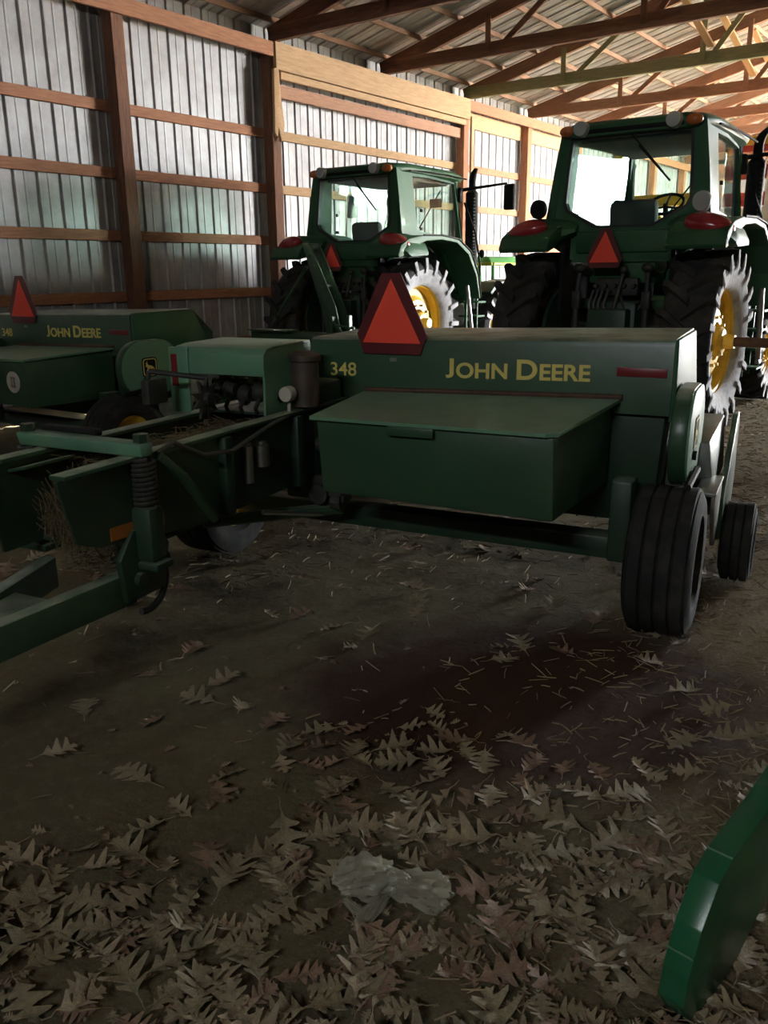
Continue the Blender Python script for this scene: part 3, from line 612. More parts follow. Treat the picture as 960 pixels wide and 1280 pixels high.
# ------------------------------------------------------------------ baler: local x right, y forward, origin on the ground under the right wheel
def text_mesh(txt, size, fn, m, parent, name='lettering', bold=.026, space=1.0):
    c = bpy.data.curves.new('t', 'FONT'); c.body = txt; c.size = size; c.offset = bold * size; c.extrude = .0015; c.space_character = space
    o = bpy.data.objects.new('t', c); COL.objects.link(o); bpy.context.view_layer.update()
    dg = bpy.context.evaluated_depsgraph_get(); me = bpy.data.meshes.new_from_object(o.evaluated_get(dg))
    bpy.data.objects.remove(o); w = max((v.co.x for v in me.vertices), default=0)
    for v in me.vertices: v.co = fn(v.co)
    me.name = name; me.materials.clear(); me.materials.append(m); ob = bpy.data.objects.new(name, me); COL.objects.link(ob)
    if parent: ob.parent = parent
    return ob, w
def make_baler(label):
    t = thing('hay_baler', label, 'baler')
    G = M['green']; DG = M['dkgreen']
    # big rear hood across the machine
    def zt(x): return 1.30 + (x + 2.0) * .018
    hd = B(); prof = [(.20, 1.02), (.20, None), (.24, None), (1.0, None), (1.12, 1.22), (1.12, 1.0)]
    secs = []
    for x in (-2.0, -1.0, -.06):
        z = zt(x); secs.append([(x, .20, .98), (x, .20, z - .035), (x, .208, z - .012), (x, .235, z), (x, .90, z + .010), (x, 1.14, z - .20), (x, 1.14, .98)])
    n = 7; vs = [p for q in secs for p in q]
    fs = [(i*n + k, i*n + (k+1) % n, (i+1)*n + (k+1) % n, (i+1)*n + k) for i in range(2) for k in range(n)] + [tuple(range(n))[::-1], tuple(range(2*n, 3*n))]
    hood = hd.add(vs, fs).build('hood', G, t, smooth=30)
    B().hexa([(-.065, .21, .95), (-.035, .21, .95), (-.035, 1.12, .95), (-.065, 1.12, .95)], [(-.065, .21, zt(-.06) - .005), (-.045, .22, zt(-.06) - .003), (-.045, .90, zt(-.06)), (-.065, .90, zt(-.06))], bev=.006).build('hood_end_panel', M['tractor'], hood)
    zl = 1.125
    def put(x0, z0, y=.1985): return lambda co: Vector((x0 + co.x, y - co.z, z0 + (x0 + co.x + 1.2) * .018 + co.y))
    def line(pieces, xa, xb, zb):
        ms = [text_mesh(s_, z_, lambda co: co, M['letter'], hood, bold=.008 if s_ == '348' else .026) for s_, z_, g in pieces]; x = 0; pl = []
        for (o, w_), (s_, z_, g) in zip(ms, pieces):
            x0 = min(v.co.x for v in o.data.vertices); pl.append(x - x0); x += w_ - x0 + g
        k = (xb - xa) / (x - pieces[-1][2])
        for (o, w_), p, (s_, z_, g) in zip(ms, pl, pieces):
            y0_ = min(v.co.y for v in o.data.vertices); hh = max(v.co.y for v in o.data.vertices) - y0_; hy = {'J': .100, 'D': .100, '348': .073}.get(s_, .080) / hh
            for v in o.data.vertices: v.co = Vector((xa + (v.co.x + p) * k, .1985 - v.co.z, zb + (xa + (v.co.x + p) * k + 1.2) * .018 + (v.co.y - y0_) * hy))
    line([('J', .142, .012), ('OHN', .112, .045), ('D', .142, .012), ('EERE', .112, 0)], -1.19, -.44, 1.112)
    line([('348', .10, 0)], -1.875, -1.715, 1.108)
    B().box((-.20, .196, 1.18), (.23, .006, .042), bev=.002).build('red_reflector', M['reflector'], hood)
    B().box((-1.49, .197, 1.195), (.04, .006, .018)).build('sign_bracket_decal', M['greypaint'], hood)
    smv_sign((-1.495, .185, 1.225), .415, t)
    # housing under the hood
    B().hexa([(-1.78, .30, .42), (-.12, .30, .42), (-.12, 1.10, .42), (-1.78, 1.10, .42)], [(-1.78, .24, 1.0), (-.08, .24, 1.0), (-.08, 1.1, 1.0), (-1.78, 1.1, 1.0)], bev=.01).build('feeder_housing', DG, t)
    # twine box with sloping lid
    bx = B().hexa([(-1.50, -.575, .65), (-.395, -.575, .63), (-.335, .22, .63), (-1.60, .22, .64)], [(-1.515, -.59, .995), (-.40, -.59, .993), (-.325, .22, 1.03), (-1.62, .22, 1.0)], bev=.012)
    box = bx.build('twine_box', G, t)
    lo = [(-1.535, -.615, .998), (-.43, -.615, .996), (-.385, -.59, .997), (-.285, .20, 1.036), (-1.665, .20, 1.005)]
    vs = lo + [(x, y, z + .016) for x, y, z in lo]; k = 5
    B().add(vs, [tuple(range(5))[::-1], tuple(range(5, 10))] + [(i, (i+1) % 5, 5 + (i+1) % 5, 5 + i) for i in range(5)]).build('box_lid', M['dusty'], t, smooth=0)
    B().tube([(-1.66, .19, 1.03), (-.28, .19, 1.06)], .014, 8).build('lid_hinge', M['rust'], t)
    B().box((-1.03, -.618, .975), (.22, .01, .04), bev=.003).build('lid_latch', G, t)
    # axle beam, wheel
    B().box((-1.35, .10, .35), (2.35, .13, .11), bev=.01).box((-.28, .12, .33), (.2, .1, .09), bev=.01).build('axle_beam', DG, t)
    B().box((-.22, .06, .50), (.10, .16, .40), bev=.015).build('axle_bracket', DG, t)
    rib_tire(0, 0, .345, .30, .19, t, 'tire', ribs=4, sgn=1)
    rib_tire(-2.62, .12, .37, .30, .2, t, 'tire', ribs=4, sgn=-1)
    rib_tire(.27, .86, .215, .17, .115, t, 'gauge_wheel', ribs=3, sgn=1, n=36)
    # round-ended drive cover on the right end
    cv = rrect(-.02, .62, .66, 1.12, .22, 8)
    d = B().prism(cv, YZ, -.03, .05, bev=.015); dc = d.build('drive_cover', G, t, smooth=40)
    B().prism([(.30 + (p - .30) * .97, .89 + (q - .89) * .97) for p, q in cv], YZ, .045, .058, bev=.004).build('cover_face', M['dusty'], dc, smooth=40)
    B().lathe([(0, .05), (.022, .05), (.022, .075), (0, .075)], (0, .22, .80), 'X', 12).tube([(.07, -.02, .70), (.08, .25, .73)], .018, 8).build('cover_latch', M['black'], dc)
    # leaping deer emblem on the cover
    em = B().prism(rrect(.19, .35, .82, .98, .03, 4), YZ, .058, .0605); emo = em.build('emblem', M['black'], dc, smooth=0)
    ro = rrect(.20, .34, .83, .97, .025, 4); B().ring(ro, [(.27 + (p - .27) * .9, .90 + (q - .90) * .9) for p, q in ro], YZ, .060, .0625).build('emblem_outline', M['letter'], emo, smooth=0)
    deer = [(.225, .905), (.232, .925), (.225, .945), (.236, .932), (.243, .95), (.245, .928), (.258, .915), (.285, .912), (.312, .895), (.322, .872), (.308, .885), (.295, .885), (.312, .858), (.298, .862), (.278, .884), (.258, .886), (.238, .862), (.231, .868), (.245, .893), (.238, .905)]
    B().prism(deer, YZ, .060, .0622).build('emblem_deer', M['letter'], emo, smooth=0)
    # pickup at the right front
    B().prism([(.62, .28), (1.32, .28), (1.40, .50), (1.36, .80), (1.28, .86), (1.18, .86), (1.0, .74), (.62, .50)], YZ, .16, .19, bev=.006).build('pickup_end_panel', G, t)
    pk = B().hexa([(-.1, .55, .56), (.14, .55, .56), (.14, 1.15, .56), (-.1, 1.15, .56)], [(-.1, .58, .80), (.10, .58, .80), (.12, 1.15, .86), (-.1, 1.15, .86)], bev=.01); pk.build('pickup_flare', M['greypaint'], t)
    B().prism([(.24, .62), (.62, .62), (.62, .55), (.52, .30), (.44, .30), (.25, .54)], YZ, .155, .175, bev=.004).box((.13, .42, .615), (.10, .40, .02), bev=.005).build('wheel_bracket', M['greypaint'], t)
    rl = B().lathe([(0, -1.55), (.16, -1.55), (.16, .1), (0, .1)], (0, 1.05, .46), 'X', 20)
    for k in range(14):
        for a in range(5): rl.tube([(-1.5 + k * .11, 1.05 + .15 * math.cos(a * 1.257), .46 + .15 * math.sin(a * 1.257)), (-1.5 + k * .11, 1.05 + .27 * math.cos(a * 1.257 + .3), .46 + .27 * math.sin(a * 1.257 + .3))], .005, 4)
    rl.build('pickup_reel', M['mech'], t)
    # left drive side: gearbox canister, gauge, posts
    B().lathe([(0, 1.0), (.068, 1.0), (.068, 1.22), (.08, 1.225), (.08, 1.25), (.055, 1.27), (0, 1.275)], (-1.765, -.26, 0), 'Z', 22).build('oil_canister', M['brown'], t)
    B().lathe([(0, -.03), (.036, -.03), (.038, -.02), (.038, .02), (0, .02)], (-1.80, -.37, 1.07), 'Y', 18).tube([(-1.80, -.36, 1.03), (-1.805, -.36, .96), (-1.795, -.35, .88)], .010, 6).build('pressure_gauge', M['cream'], t)
    B().box((-1.88, .0, .78), (.20, .30, .62), bev=.02).box((-1.72, -.05, .62), (.08, .08, .5), bev=.01).box((-1.95, .64, .95), (.36, .7, .55), bev=.02).build('side_frame', DG, t)
    mm = B(); rnd = random.Random(4)
    for k in range(9):
        mm.lathe([(0, -.03), (.03 + .03 * rnd.random(), -.03), (.05, .03), (0, .03)], (-1.62 - .14 * rnd.random(), -.12 - .1 * rnd.random(), .45 + .4 * rnd.random()), 'X' if k % 2 else 'Y', 10)
    mm.build('drive_fittings', M['mech'], t)
    # bale chamber, open at the rear
    x0, x1 = -2.27, -1.80; y0 = -1.88; y1 = .9
    ch = B().prism([(-1.72, .68), (-1.2, .61), (y1, .60), (y1, .965), (y0, .965), (y0, .94), (-1.82, .72)], YZ, x1, x1 + .012)
    ch.prism([(-1.74, .60), (y1, .60), (y1, .95), (-1.80, .95)], YZ, x0 - .012, x0)
    ch.box(((x0 + x1) / 2, (y1 - 1.55) / 2, .605), (x1 - x0, y1 + 1.55, .012)).box(((x0 + x1) / 2, .1, .965), (x1 - x0, 1.0, .012))
    cho = ch.build('bale_chamber', DG, t, smooth=0)
    B().box((x1 + .005, -.85, .975), (.075, 2.05, .018), bev=.005).build('chamber_rail', G, cho); B().box((x0 - .005, -.80, .965), (.075, 1.85, .018), bev=.005).build('chamber_rail', G, cho)
    B().box((x1 - .055, -1.62, .935), (.11, .30, .012), rot=(0, 12, 0), bev=.003).box((x0 + .05, -1.55, .925), (.10, .26, .012), rot=(0, -12, 0), bev=.003).build('chamber_flap', G, cho)
    B().prism([(-1.66, .735), (-1.36, .725), (-1.36, .665), (-1.66, .685)], YZ, x1 + .012, x1 + .0145).build('orange_decal', M['orange'], cho, smooth=0)
    for y in (-.95, -.35): B().box((x1 + .03, y, .78), (.05, .06, .36), bev=.01).build('chamber_rib', DG, cho)
    # tension cross bar, springs and screws
    cb = B().hexa([(-2.36, -1.53, .985), (-1.72, -1.53, .985), (-1.72, -1.47, .985), (-2.36, -1.47, .985)], [(-2.36, -1.545, 1.04), (-1.72, -1.535, 1.035), (-1.72, -1.46, 1.035), (-2.36, -1.45, 1.04)], bev=.008)
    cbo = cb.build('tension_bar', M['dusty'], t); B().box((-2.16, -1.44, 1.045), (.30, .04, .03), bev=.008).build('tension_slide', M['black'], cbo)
    for xx in (-1.745, -2.335):
        hel = [(xx + .042 * math.cos(k * .6), -1.50 + .042 * math.sin(k * .6), .79 + k * .0018) for k in range(105)]
        B().tube(hel, .0085, 6).build('tension_spring', M['mech'], t)
        sc_ = B().tube([(xx, -1.5, .56), (xx, -1.5, 1.06)], .014, 8).lathe([(0, 1.04), (.03, 1.04), (.03, 1.07), (0, 1.07)], (xx, -1.5, 0), 'Z', 6).box((xx, -1.5, .68), (.10, .09, .22), bev=.02).box((xx - .05, -1.5, .555), (.24, .10, .03), bev=.008)
        sc_.build('tension_screw', DG, t)
    # knotter shield over the chamber
    kx0, kx1 = -2.40, -1.85
    kn = B(); sh = [(-.50, 1.165), (-.50, 1.265), (-.47, 1.295), (-.40, 1.305), (-.06, 1.31), (-.06, 1.295), (-.39, 1.29), (-.46, 1.28), (-.485, 1.26), (-.485, 1.165)]
    kn.prism(sh, YZ, kx0, kx1, bev=.003)
    kn.prism([(-.50, .95), (-.06, .95), (-.06, 1.30), (-.42, 1.30), (-.49, 1.27)], YZ, kx1 - .012, kx1)
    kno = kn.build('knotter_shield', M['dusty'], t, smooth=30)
    B().box((kx0 + .045, -.505, 1.13), (.12, .012, .33), bev=.004).build('shield_side_strip', M['dusty'], kno)
    B().box((kx0 + .02, -.513, 1.18), (.035, .006, .16)).build('red_reflector', M['reflector'], kno)
    kk = B()
    for k in range(5):
        x = kx0 + .16 + k * .09
        kk.lathe([(0, -.02), (.05, -.02), (.055, .0), (.03, .03), (0, .03)], (x, -.36, 1.05 + .02 * (k % 2)), 'X', 12).tube([(x, -.36, 1.05), (x + .02, -.44, 1.0), (x, -.40, .97)], .012, 6).box((x, -.28, 1.08), (.03, .08, .14), bev=.008)
    kk.tube([(kx0 + .1, -.30, 1.10), (kx1 - .04, -.30, 1.10)], .022, 8); kk.build('knotters', M['mech'], t)
    # measuring star wheel with arm
    sw = B(); tip = []
    for k in range(18):
        rr = .105 if k % 2 == 0 else .05; a = 2 * math.pi * k / 18; tip.append((-.66 + rr * math.cos(a), 1.07 + rr * math.sin(a)))
    sw.prism(tip, YZ, -2.09, -2.075).lathe([(0, -.03), (.03, -.03), (.03, .03), (0, .03)], (-2.08, -.66, 1.07), 'X', 12)
    swo = sw.build('star_wheel', M['mech'], t, smooth=0)
    B().tube([(-2.10, -.66, 1.07), (-2.12, -.60, 1.16), (-2.34, -.75, 1.20)], .014, 8).tube([(-2.34, -.75, 1.20), (-2.36, -.76, 1.06), (-2.33, -.7, .97)], .012, 8).box((-2.34, -.72, 1.10), (.05, .14, .12), bev=.01).build('trip_arm', M['mech'], t)
    # hydraulic cans and hoses on the chamber side
    for x, y, r0, z0, z1 in ((-1.755, -.80, .022, .72, .91), (-1.75, -.70, .038, .78, .90)):
        B().lathe([(0, z0), (r0, z0), (r0, z1 - .02), (r0 * .7, z1 - .015), (r0 * .7, z1), (0, z1)], (x, y, 0), 'Z', 16).build('grease_can', M['steel'], t)
    B().tube([(-1.745, -1.42, .98), (-1.76, -1.30, 1.0), (-1.73, -1.15, .92), (-1.73, -.95, .90), (-1.75, -.6, .96), (-1.78, -.3, .98)], .010, 8).build('hose', M['hose'], t)
    B().tube([(-1.74, -1.42, .97), (-1.72, -1.30, .86), (-1.71, -1.20, .72), (-1.72, -1.12, .64)], .022, 8).build('hydraulic_cylinder', G, t)
    B().tube([(-2.18, -.62, .43), (-1.66, -.10, .43)], .032, 10).build('brace_tube', G, t)
    B().tube([(-1.76, -.70, .55), (-1.70, -.25, .43)], .012, 6).tube([(-1.72, .1, .62), (-1.64, -.12, .43)], .008, 6).build('brace_rod', M['steel'], t)
    # rear wagon hitch below the chamber
    B().hexa([(-1.86, -1.55, .40), (-1.79, -1.55, .40), (-1.99, -2.45, .33), (-2.06, -2.45, .33)][::1], [(-1.86, -1.55, .53), (-1.79, -1.55, .53), (-1.99, -2.45, .46), (-2.06, -2.45, .46)], bev=.006).hexa([(-2.28, -1.55, .40), (-2.21, -1.55, .40), (-2.03, -2.45, .33), (-2.10, -2.45, .33)], [(-2.28, -1.55, .53), (-2.21, -1.55, .53), (-2.03, -2.45, .46), (-2.10, -2.45, .46)], bev=.006).box((-2.04, -1.98, .47), (.24, .34, .012), bev=.003).build('wagon_hitch', G, t)
    B().prism([(-1.62, .42), (-1.40, .42), (-1.36, .60), (-1.42, .70), (-1.56, .70), (-1.64, .60)], YZ, -1.80, -1.77, bev=.006).lathe([(0, -.02), (.03, -.02), (.03, .02), (0, .02)], (-1.765, -1.55, .50), 'X', 12).lathe([(0, -.02), (.03, -.02), (.03, .02), (0, .02)], (-1.765, -1.42, .55), 'X', 12).build('hitch_plate', DG, t)
    hl = [(-1.785, -1.50 + .12 * math.cos(R(a)), .47 + .12 * math.sin(R(a))) for a in range(-110, 40, 12)]; B().tube(hl, .014, 8).build('hitch_loop', M['mech'], t)
    # tongue to the front
    B().box((-1.3, 2.2, .50), (.16, 2.6, .16), rot=(0, 0, -8), bev=.015).box((-1.12, 3.5, .25), (.06, .06, .5), bev=.01).box((-1.12, 3.5, .02), (.2, .2, .03), bev=.005).build('tongue', G, t)
    return t
bal = make_baler('near green hay baler with wide twine box standing in the middle of the floor')
bal.location = (1.311, 3.707, 0); bal.rotation_euler.z = -R(26)
bal2 = copy_tree(bal); bal2['label'] = 'far green hay baler at the left edge with round cream emblem on its box'
A2 = R(34); u2 = Vector((math.cos(A2), -math.sin(A2), 0)); v2 = Vector((math.sin(A2), math.cos(A2), 0))
bal2.location = Vector((-2.70, 7.50, 0)) + u2 * .81 - v2 * .2; bal2.rotation_euler.z = -A2
for o in (bal, bal2): o['group'] = 'parked green hay balers'
e = B().lathe([(0, -.003), (.085, -.003), (.085, .003), (0, .003)], (-.56, -.588, .83), 'Y', 28).build('round_emblem', M['cream'], bal2); e['label'] = 'round cream emblem with grey marks'
em = B()
for x, z, w, h in ((-.58, .83, .016, .07), (-.545, .83, .016, .07), (-.56, .865, .06, .014), (-.56, .795, .06, .014)): em.box((x, -.592, z), (w, .003, h))
em.build('emblem_mark', M['greypaint'], e)
for ch in list(bal2.children):          # the far baler wears the sign but no hay rests on it
    pass

# ------------------------------------------------------------------ implement hitched behind the left tractor
def mast():
    t = thing('implement_mast', 'tall slanted green steel mast of an implement hitched behind the left tractor', 'implement'); t.matrix_world = TLW
    y = -1.30
    for k, (yy) in enumerate((y - .10, y + .10)):
        pl = B().prism([(-.02, 2.02), (.13, 1.98), (.52, 1.20), (.62, .80), (.36, .80), (.30, 1.10)], XZ, yy - .012, yy + .012, bev=.003)
        for q in range(6): pl.lathe([(0, -.022), (.02, -.022), (.02, .022), (0, .022)], (.10 + q * .065, yy, 1.86 - q * .14), 'Y', 8)
        pl.build('side_plate', M['green'], t)
    B().box((.05, y, 1.98), (.10, .22, .08), bev=.01).build('spacer', M['green'], t); B().box((.30, y, 1.45), (.06, .2, .06), bev=.01).build('spacer', M['green'], t)
    B().tube([(-.05, y, 1.72), (-.62, y, 1.05), (-.75, y, .88)], .022, 8).build('stay_rod', M['green'], t)
    B().tube([(-.78, y - .02, .84), (-.60, y - .02, 1.04)], .045, 10).build('stay_cylinder', M['mech'], t)
    B().box((-.30, y - .05, .78), (1.5, .14, .12), bev=.012).box((-.55, y - .18, .86), (.75, .26, .02), bev=.004).build('cross_beam', M['green'], t)
    B().box((.50, y - .15, .92), (.05, .08, .30), bev=.008).box((.78, y - .15, .92), (.05, .08, .34), bev=.008).tube([(.50, y - .15, 1.0), (.68, y - .15, .82), (.80, y - .15, .72)], .025, 8).tube([(.44, y - .14, .96), (.86, y - .14, .92)], .018, 8).build('latch_linkage', M['green'], t)
    for x in (-.95, .40): B().box((x, y - .05, .39), (.10, .10, .78), bev=.01).box((x, y - .05, .012), (.2, .2, .024), bev=.004).build('stand_leg', M['green'], t)
mast()
# ------------------------------------------------------------------ small cabbed utility vehicle by the wall
def utv():
    c = W(16.4, 9.3, 0); t = thing('utility_vehicle', 'small bright green cabbed utility vehicle far between the two tractors', 'vehicle', c, TRZ)
    B().hexa([(-.62, -.9, 1.74), (.62, -.9, 1.74), (.60, .8, 1.74), (-.60, .8, 1.74)], [(-.45, -.8, 1.92), (.45, -.8, 1.92), (.42, .6, 1.92), (-.42, .6, 1.92)], bev=.05).build('roof', M['lime'], t)
    B().box((0, -.90, 1.77), (1.2, .05, .07), bev=.015).box((.60, -.05, 1.77), (.05, 1.6, .06), bev=.015).build('roof_stripe', M['limeyellow'], t)
    fr = B()
    for sx in (1, -1):
        fr.tube([(sx * .62, -.86, .7), (sx * .58, -.82, 1.76)], .04, 8).tube([(sx * .60, .95, 1.0), (sx * .55, .65, 1.76)], .04, 8).tube([(sx * .61, -.85, 1.25), (sx * .60, .85, 1.15)], .03, 8)
    fr.tube([(-.6, -.85, 1.25), (.6, -.85, 1.25)], .03, 8); fr.build('cab_frame', M['lime'], t)
    for sx in (1, -1): B().hexa([(sx * .6, -.8, 1.25), (sx * .605, -.8, 1.25), (sx * .605, .85, 1.2), (sx * .6, .85, 1.2)], [(sx * .56, -.78, 1.72), (sx * .565, -.78, 1.72), (sx * .565, .65, 1.72), (sx * .56, .65, 1.72)]).build('side_window', M['glass'], t, smooth=0)
    B().box((0, -.835, 1.5), (1.1, .006, .46)).build('rear_window', M['glass'], t, smooth=0)
    B().box((0, -.3, .72), (1.3, 1.5, .5), bev=.08).box((0, .95, .78), (1.2, .9, .5), bev=.12).build('body', M['lime'], t)
    B().box((0, -.1, 1.1), (.5, .4, .5), bev=.08).build('seat', M['seat'], t)
    for sx in (1, -1):
        for y in (-.75, 1.0): rib_tire(sx * .58, y, .31, .24, .17, t, 'tire', sgn=sx, n=28)
utv()
# ------------------------------------------------------------------ yellow loader frame in front of the right tractor
def yframe():
    c = W(19.0, 6.3, 0); t = thing('loader_frame', 'tall yellow machine frame seen through the right tractor windows', 'machine', c, TRZ)
    for x in (-1.2, .9):
        B().box((x, 0, 2.1), (.16, .16, 4.2), bev=.015).box((x, 0, .015), (.36, .36, .03), bev=.005).build('upright', M['yellow'], t)
    B().box((-.15, 0, 3.05), (2.3, .14, .24), bev=.015).build('cross_boom', M['yellow'], t)
    B().box((-.15, 0, 4.1), (2.3, .12, .14), bev=.015).build('top_bar', M['yellow'], t)
    B().tube([(.86, -.02, 1.6), (-.5, -.04, 2.95)], .06, 8).build('brace', M['yellow'], t)
yframe()
# ------------------------------------------------------------------ red and cream slatted rack of a wagon past the right tractor
def rack():
    c = W(18.5, 4.6, 0); t = thing('slatted_wagon_rack', 'red and cream slatted wagon rack in bright daylight at the right edge', 'wagon', c, TRZ)
    for x in (-.6, .35, 1.3, 2.2): B().box((x, 0, 2.3), (.15, .10, 3.6), bev=.01).build('upright', M['white'] if x != 1.3 else M['gold'], t)
    for k in range(7): B().box((.8, .08, .95 + k * .50), (3.0, .04, .26), bev=.006).build('slat', M['redpaint'], t)
    B().box((.8, .02, 2.72), (3.0, .06, .16), bev=.008).build('rail', M['white'], t); B().box((.8, .02, 4.02), (3.0, .07, .16), bev=.008).build('rail', M['gold'], t)
    B().box((.8, .9, .62), (3.0, 1.9, .12), bev=.01).build('deck', M['wood'], t)
    for x in (-.4, 2.0): rib_tire(x, .6, .36, .24, .2, t, 'tire', sgn=1, n=28)
    B().box((.8, .6, .45), (2.4, .12, .22), bev=.01).build('axle', M['mech'], t)
rack()
# ------------------------------------------------------------------ green steel arm at the lower right, standing on the floor
def hook_arm():
    e = Vector((.7071, .7071, 0)); nn = Vector((.7071, -.7071, 0)); p0 = Vector((.717, 1.540, .0))
    poly = [(0, .0), (-.055, .018), (-.095, .085), (-.085, .17), (-.04, .262), (.03, .338), (.088, .363), (.31, .398), (.52, .41), (.72, .36), (.88, .22), (.93, .0), (.80, .0), (.75, .15), (.64, .22), (.50, .24), (.42, .17), (.30, .075), (.18, .0), (.11, -.0)]
    poly = [(0, .0), (-.055, .018), (-.098, .085), (-.088, .16), (-.045, .255), (.025, .340), (.088, .366), (.31, .400), (.55, .46), (.85, .58), (1.1, .62), (1.28, .52), (1.36, .30), (1.37, .0), (1.22, .0), (1.20, .28), (1.12, .40), (.95, .40), (.70, .29), (.40, .104), (.295, .066), (.18, .008), (.10, .0)]
    b = B().prism([(p, q) for p, q in poly], lambda p, q, a: p0 + e * p + nn * a + Vector((0, 0, q)), -.062, 0, bev=.004)
    o = b.build('hooked_boom', M['arm'], None, smooth=25)
    w = B()
    for (p, q), (dp, dq) in (((.088, .368), (0, .002)), ((-.075, .2), (-.002, 0))):
        c = p0 + e * p + Vector((0, 0, q)) + nn * -.031; w.box(c, (.060, .004, .004), rot=(0, 0, -45), bev=.001)
    w.build('weld_line', M['dusty'], o)
    return tag(o, 'curved glossy green steel arm standing on the dirt at the lower right corner', 'implement')
hook_arm()

# ------------------------------------------------------------------ leaves
def leaf_mesh(seed, m):
    r = random.Random(seed); half = [(0, .012), (.08, .03)]
    L = ((.12, .36, .22), (.34, .62, .34), (.62, .86, .27)) if seed % 3 else ((.10, .30, .17), (.28, .50, .29), (.46, .70, .34), (.68, .88, .24))
    for a, c, wd in L:
        wd *= r.uniform(1.0, 1.35); d = c - a
        half += [(a, .055), (a + d * .22, wd * .55), (a + d * .40, wd * .92), (a + d * .52, wd), (a + d * .66, wd * .90), (a + d * .80, wd * .45), (a + d * .93, .075)]
    half += [(.89, .085), (.93, .12), (.95, .06), (1.0, .0)]
    half = sorted(half)
    vs = []; fs = []; n = len(half); tw = r.uniform(-.25, .25); cu = r.uniform(.05, .75); cl = r.uniform(-.5, .9)
    def lift(x, y): return cu * abs(x) ** 1.4 * 1.2 + cl * (y - .5) ** 2 * .35 + tw * x * (y - .3) + .03 * math.sin(7 * y + 9 * x + seed)
    for y, w in half:
        for x in (-w * r.uniform(.88, 1.08), -w * .45, 0, w * .45, w * r.uniform(.88, 1.08)): vs.append((x, y - .5 + .28 * max(0, abs(x) - .05), lift(x, y)))
    for i in range(n - 1):
        for j in range(4): fs.append((i*5 + j, i*5 + j + 1, i*5 + 6 + j, i*5 + 5 + j))
    k = len(vs); zmin = min(v[2] for v in vs)
    vs = [(x, y, z - zmin + .004) for x, y, z in vs]; vs += [(x, y, z + .006) for x, y, z in vs]
    bot = [tuple(f[::-1]) for f in fs]; top = [tuple(i + k for i in f) for f in fs]
    side = []
    for i in range(n - 1):
        side += [(i*5, (i+1)*5, (i+1)*5 + k, i*5 + k), (i*5 + 4, i*5 + 4 + k, (i+1)*5 + 4 + k, (i+1)*5 + 4)]
    b = B().add(vs, bot + top + side)
    b.tube([(0, -.78, .03), (.01, -.6, .02), (0, -.5, vs[2][2] + .005), (0, -.1, vs[k + 2][2] + .004)], [.010, .009, .009, .004], 5)
    me = bpy.data.meshes.new('oak_leaf'); me.from_pydata(b.v, [], b.f); me.materials.append(m)
    me.polygons.foreach_set('use_smooth', [True] * len(me.polygons)); me.set_sharp_from_angle(angle=R(50)); me.update(); return me
LM = [leaf_mesh(k, LEAF[0 if k % 5 in (0, 1, 3) else 1 if k % 5 == 2 else 2]) for k in range(15)]
from mathutils import noise as lnz
def density(x, y):
    """more leaves towards the entrance, a tongue of them reaching in along the middle"""
    d = 0
    if y < 2.15: d = 1.0 if y < 1.95 else .75
    if x < -.35 and y > 1.85: d *= .35
    if 2.0 < y < 2.9: d = max(d, .75 * math.exp(-((x + .03) / .42) ** 2) * (1.15 - (y - 2.0) * .7))
    if 2.0 < y < 2.7 and x > .3: d = max(d, .20)
    if y > 2.7: d = max(d, .05)
    if y > 2.6 and x < -.4: d = max(d, .05)
    n = lnz.noise(Vector((x * 3.1, y * 3.1, 7.0))) + .35 * lnz.noise(Vector((x * 7.5, y * 7.5, 2.0)))
    return d * min(1.0, max(.12, .62 + n * 1.5))
rl = random.Random(21); spots = []; tries = 0
while len(spots) < 430 and tries < 60000:
    tries += 1; y = 1.30 + 3.6 * rl.random() ** 1.7; x = (rl.random() - .5) * (1.05 * y + .5)
    if rl.random() > density(x, y): continue
    s = rl.uniform(.085, .18)
    if any((x - a) ** 2 + (y - b) ** 2 < (.36 * (s + c) * .85) ** 2 for a, b, c in spots[-400:]) and rl.random() < .9: continue
    if abs(x - .01) < .16 and abs(y - 1.93) < .13: continue
    spots.append((x, y, s))
spots.sort(key=lambda q: -q[2] / math.hypot(q[1], 1.65))
def place_leaf(o, x, y, s, z=.0):
    o.location = (x, y, z); o.scale = (s, s, s)
    o.rotation_euler = (rl.uniform(-.16, .16), rl.uniform(-.16, .16), rl.uniform(0, 6.283))
    if rl.random() < .12: o.rotation_euler.x += rl.choice((-1, 1)) * rl.uniform(.3, .7)
for i, (x, y, s) in enumerate(spots[:298]):
    o = bpy.data.objects.new('oak_leaf', LM[(i * 7 + i // 15) % 15]); COL.objects.link(o); place_leaf(o, x, y, s, .002 + .012 * rl.random())
    tag(o, 'dry brown lobed oak leaf lying on the dirt floor', 'leaf', 'fallen oak leaves on the dirt floor')
for lab, k, x, y, s, rz in (('reddish-tan oak leaf lying flat above the plastic bag, farther from the camera', 2, -.17, 2.40, .145, 2.75), ('curled oak leaf lying apart on bare dirt at the left', 3, -.86, 2.50, .17, 1.1)):
    o = bpy.data.objects.new('oak_leaf', LM[k]); COL.objects.link(o); place_leaf(o, x, y, s, .008); o.rotation_euler = (.08, .05, rz)
    tag(o, lab, 'leaf', 'fallen oak leaves on the dirt floor')
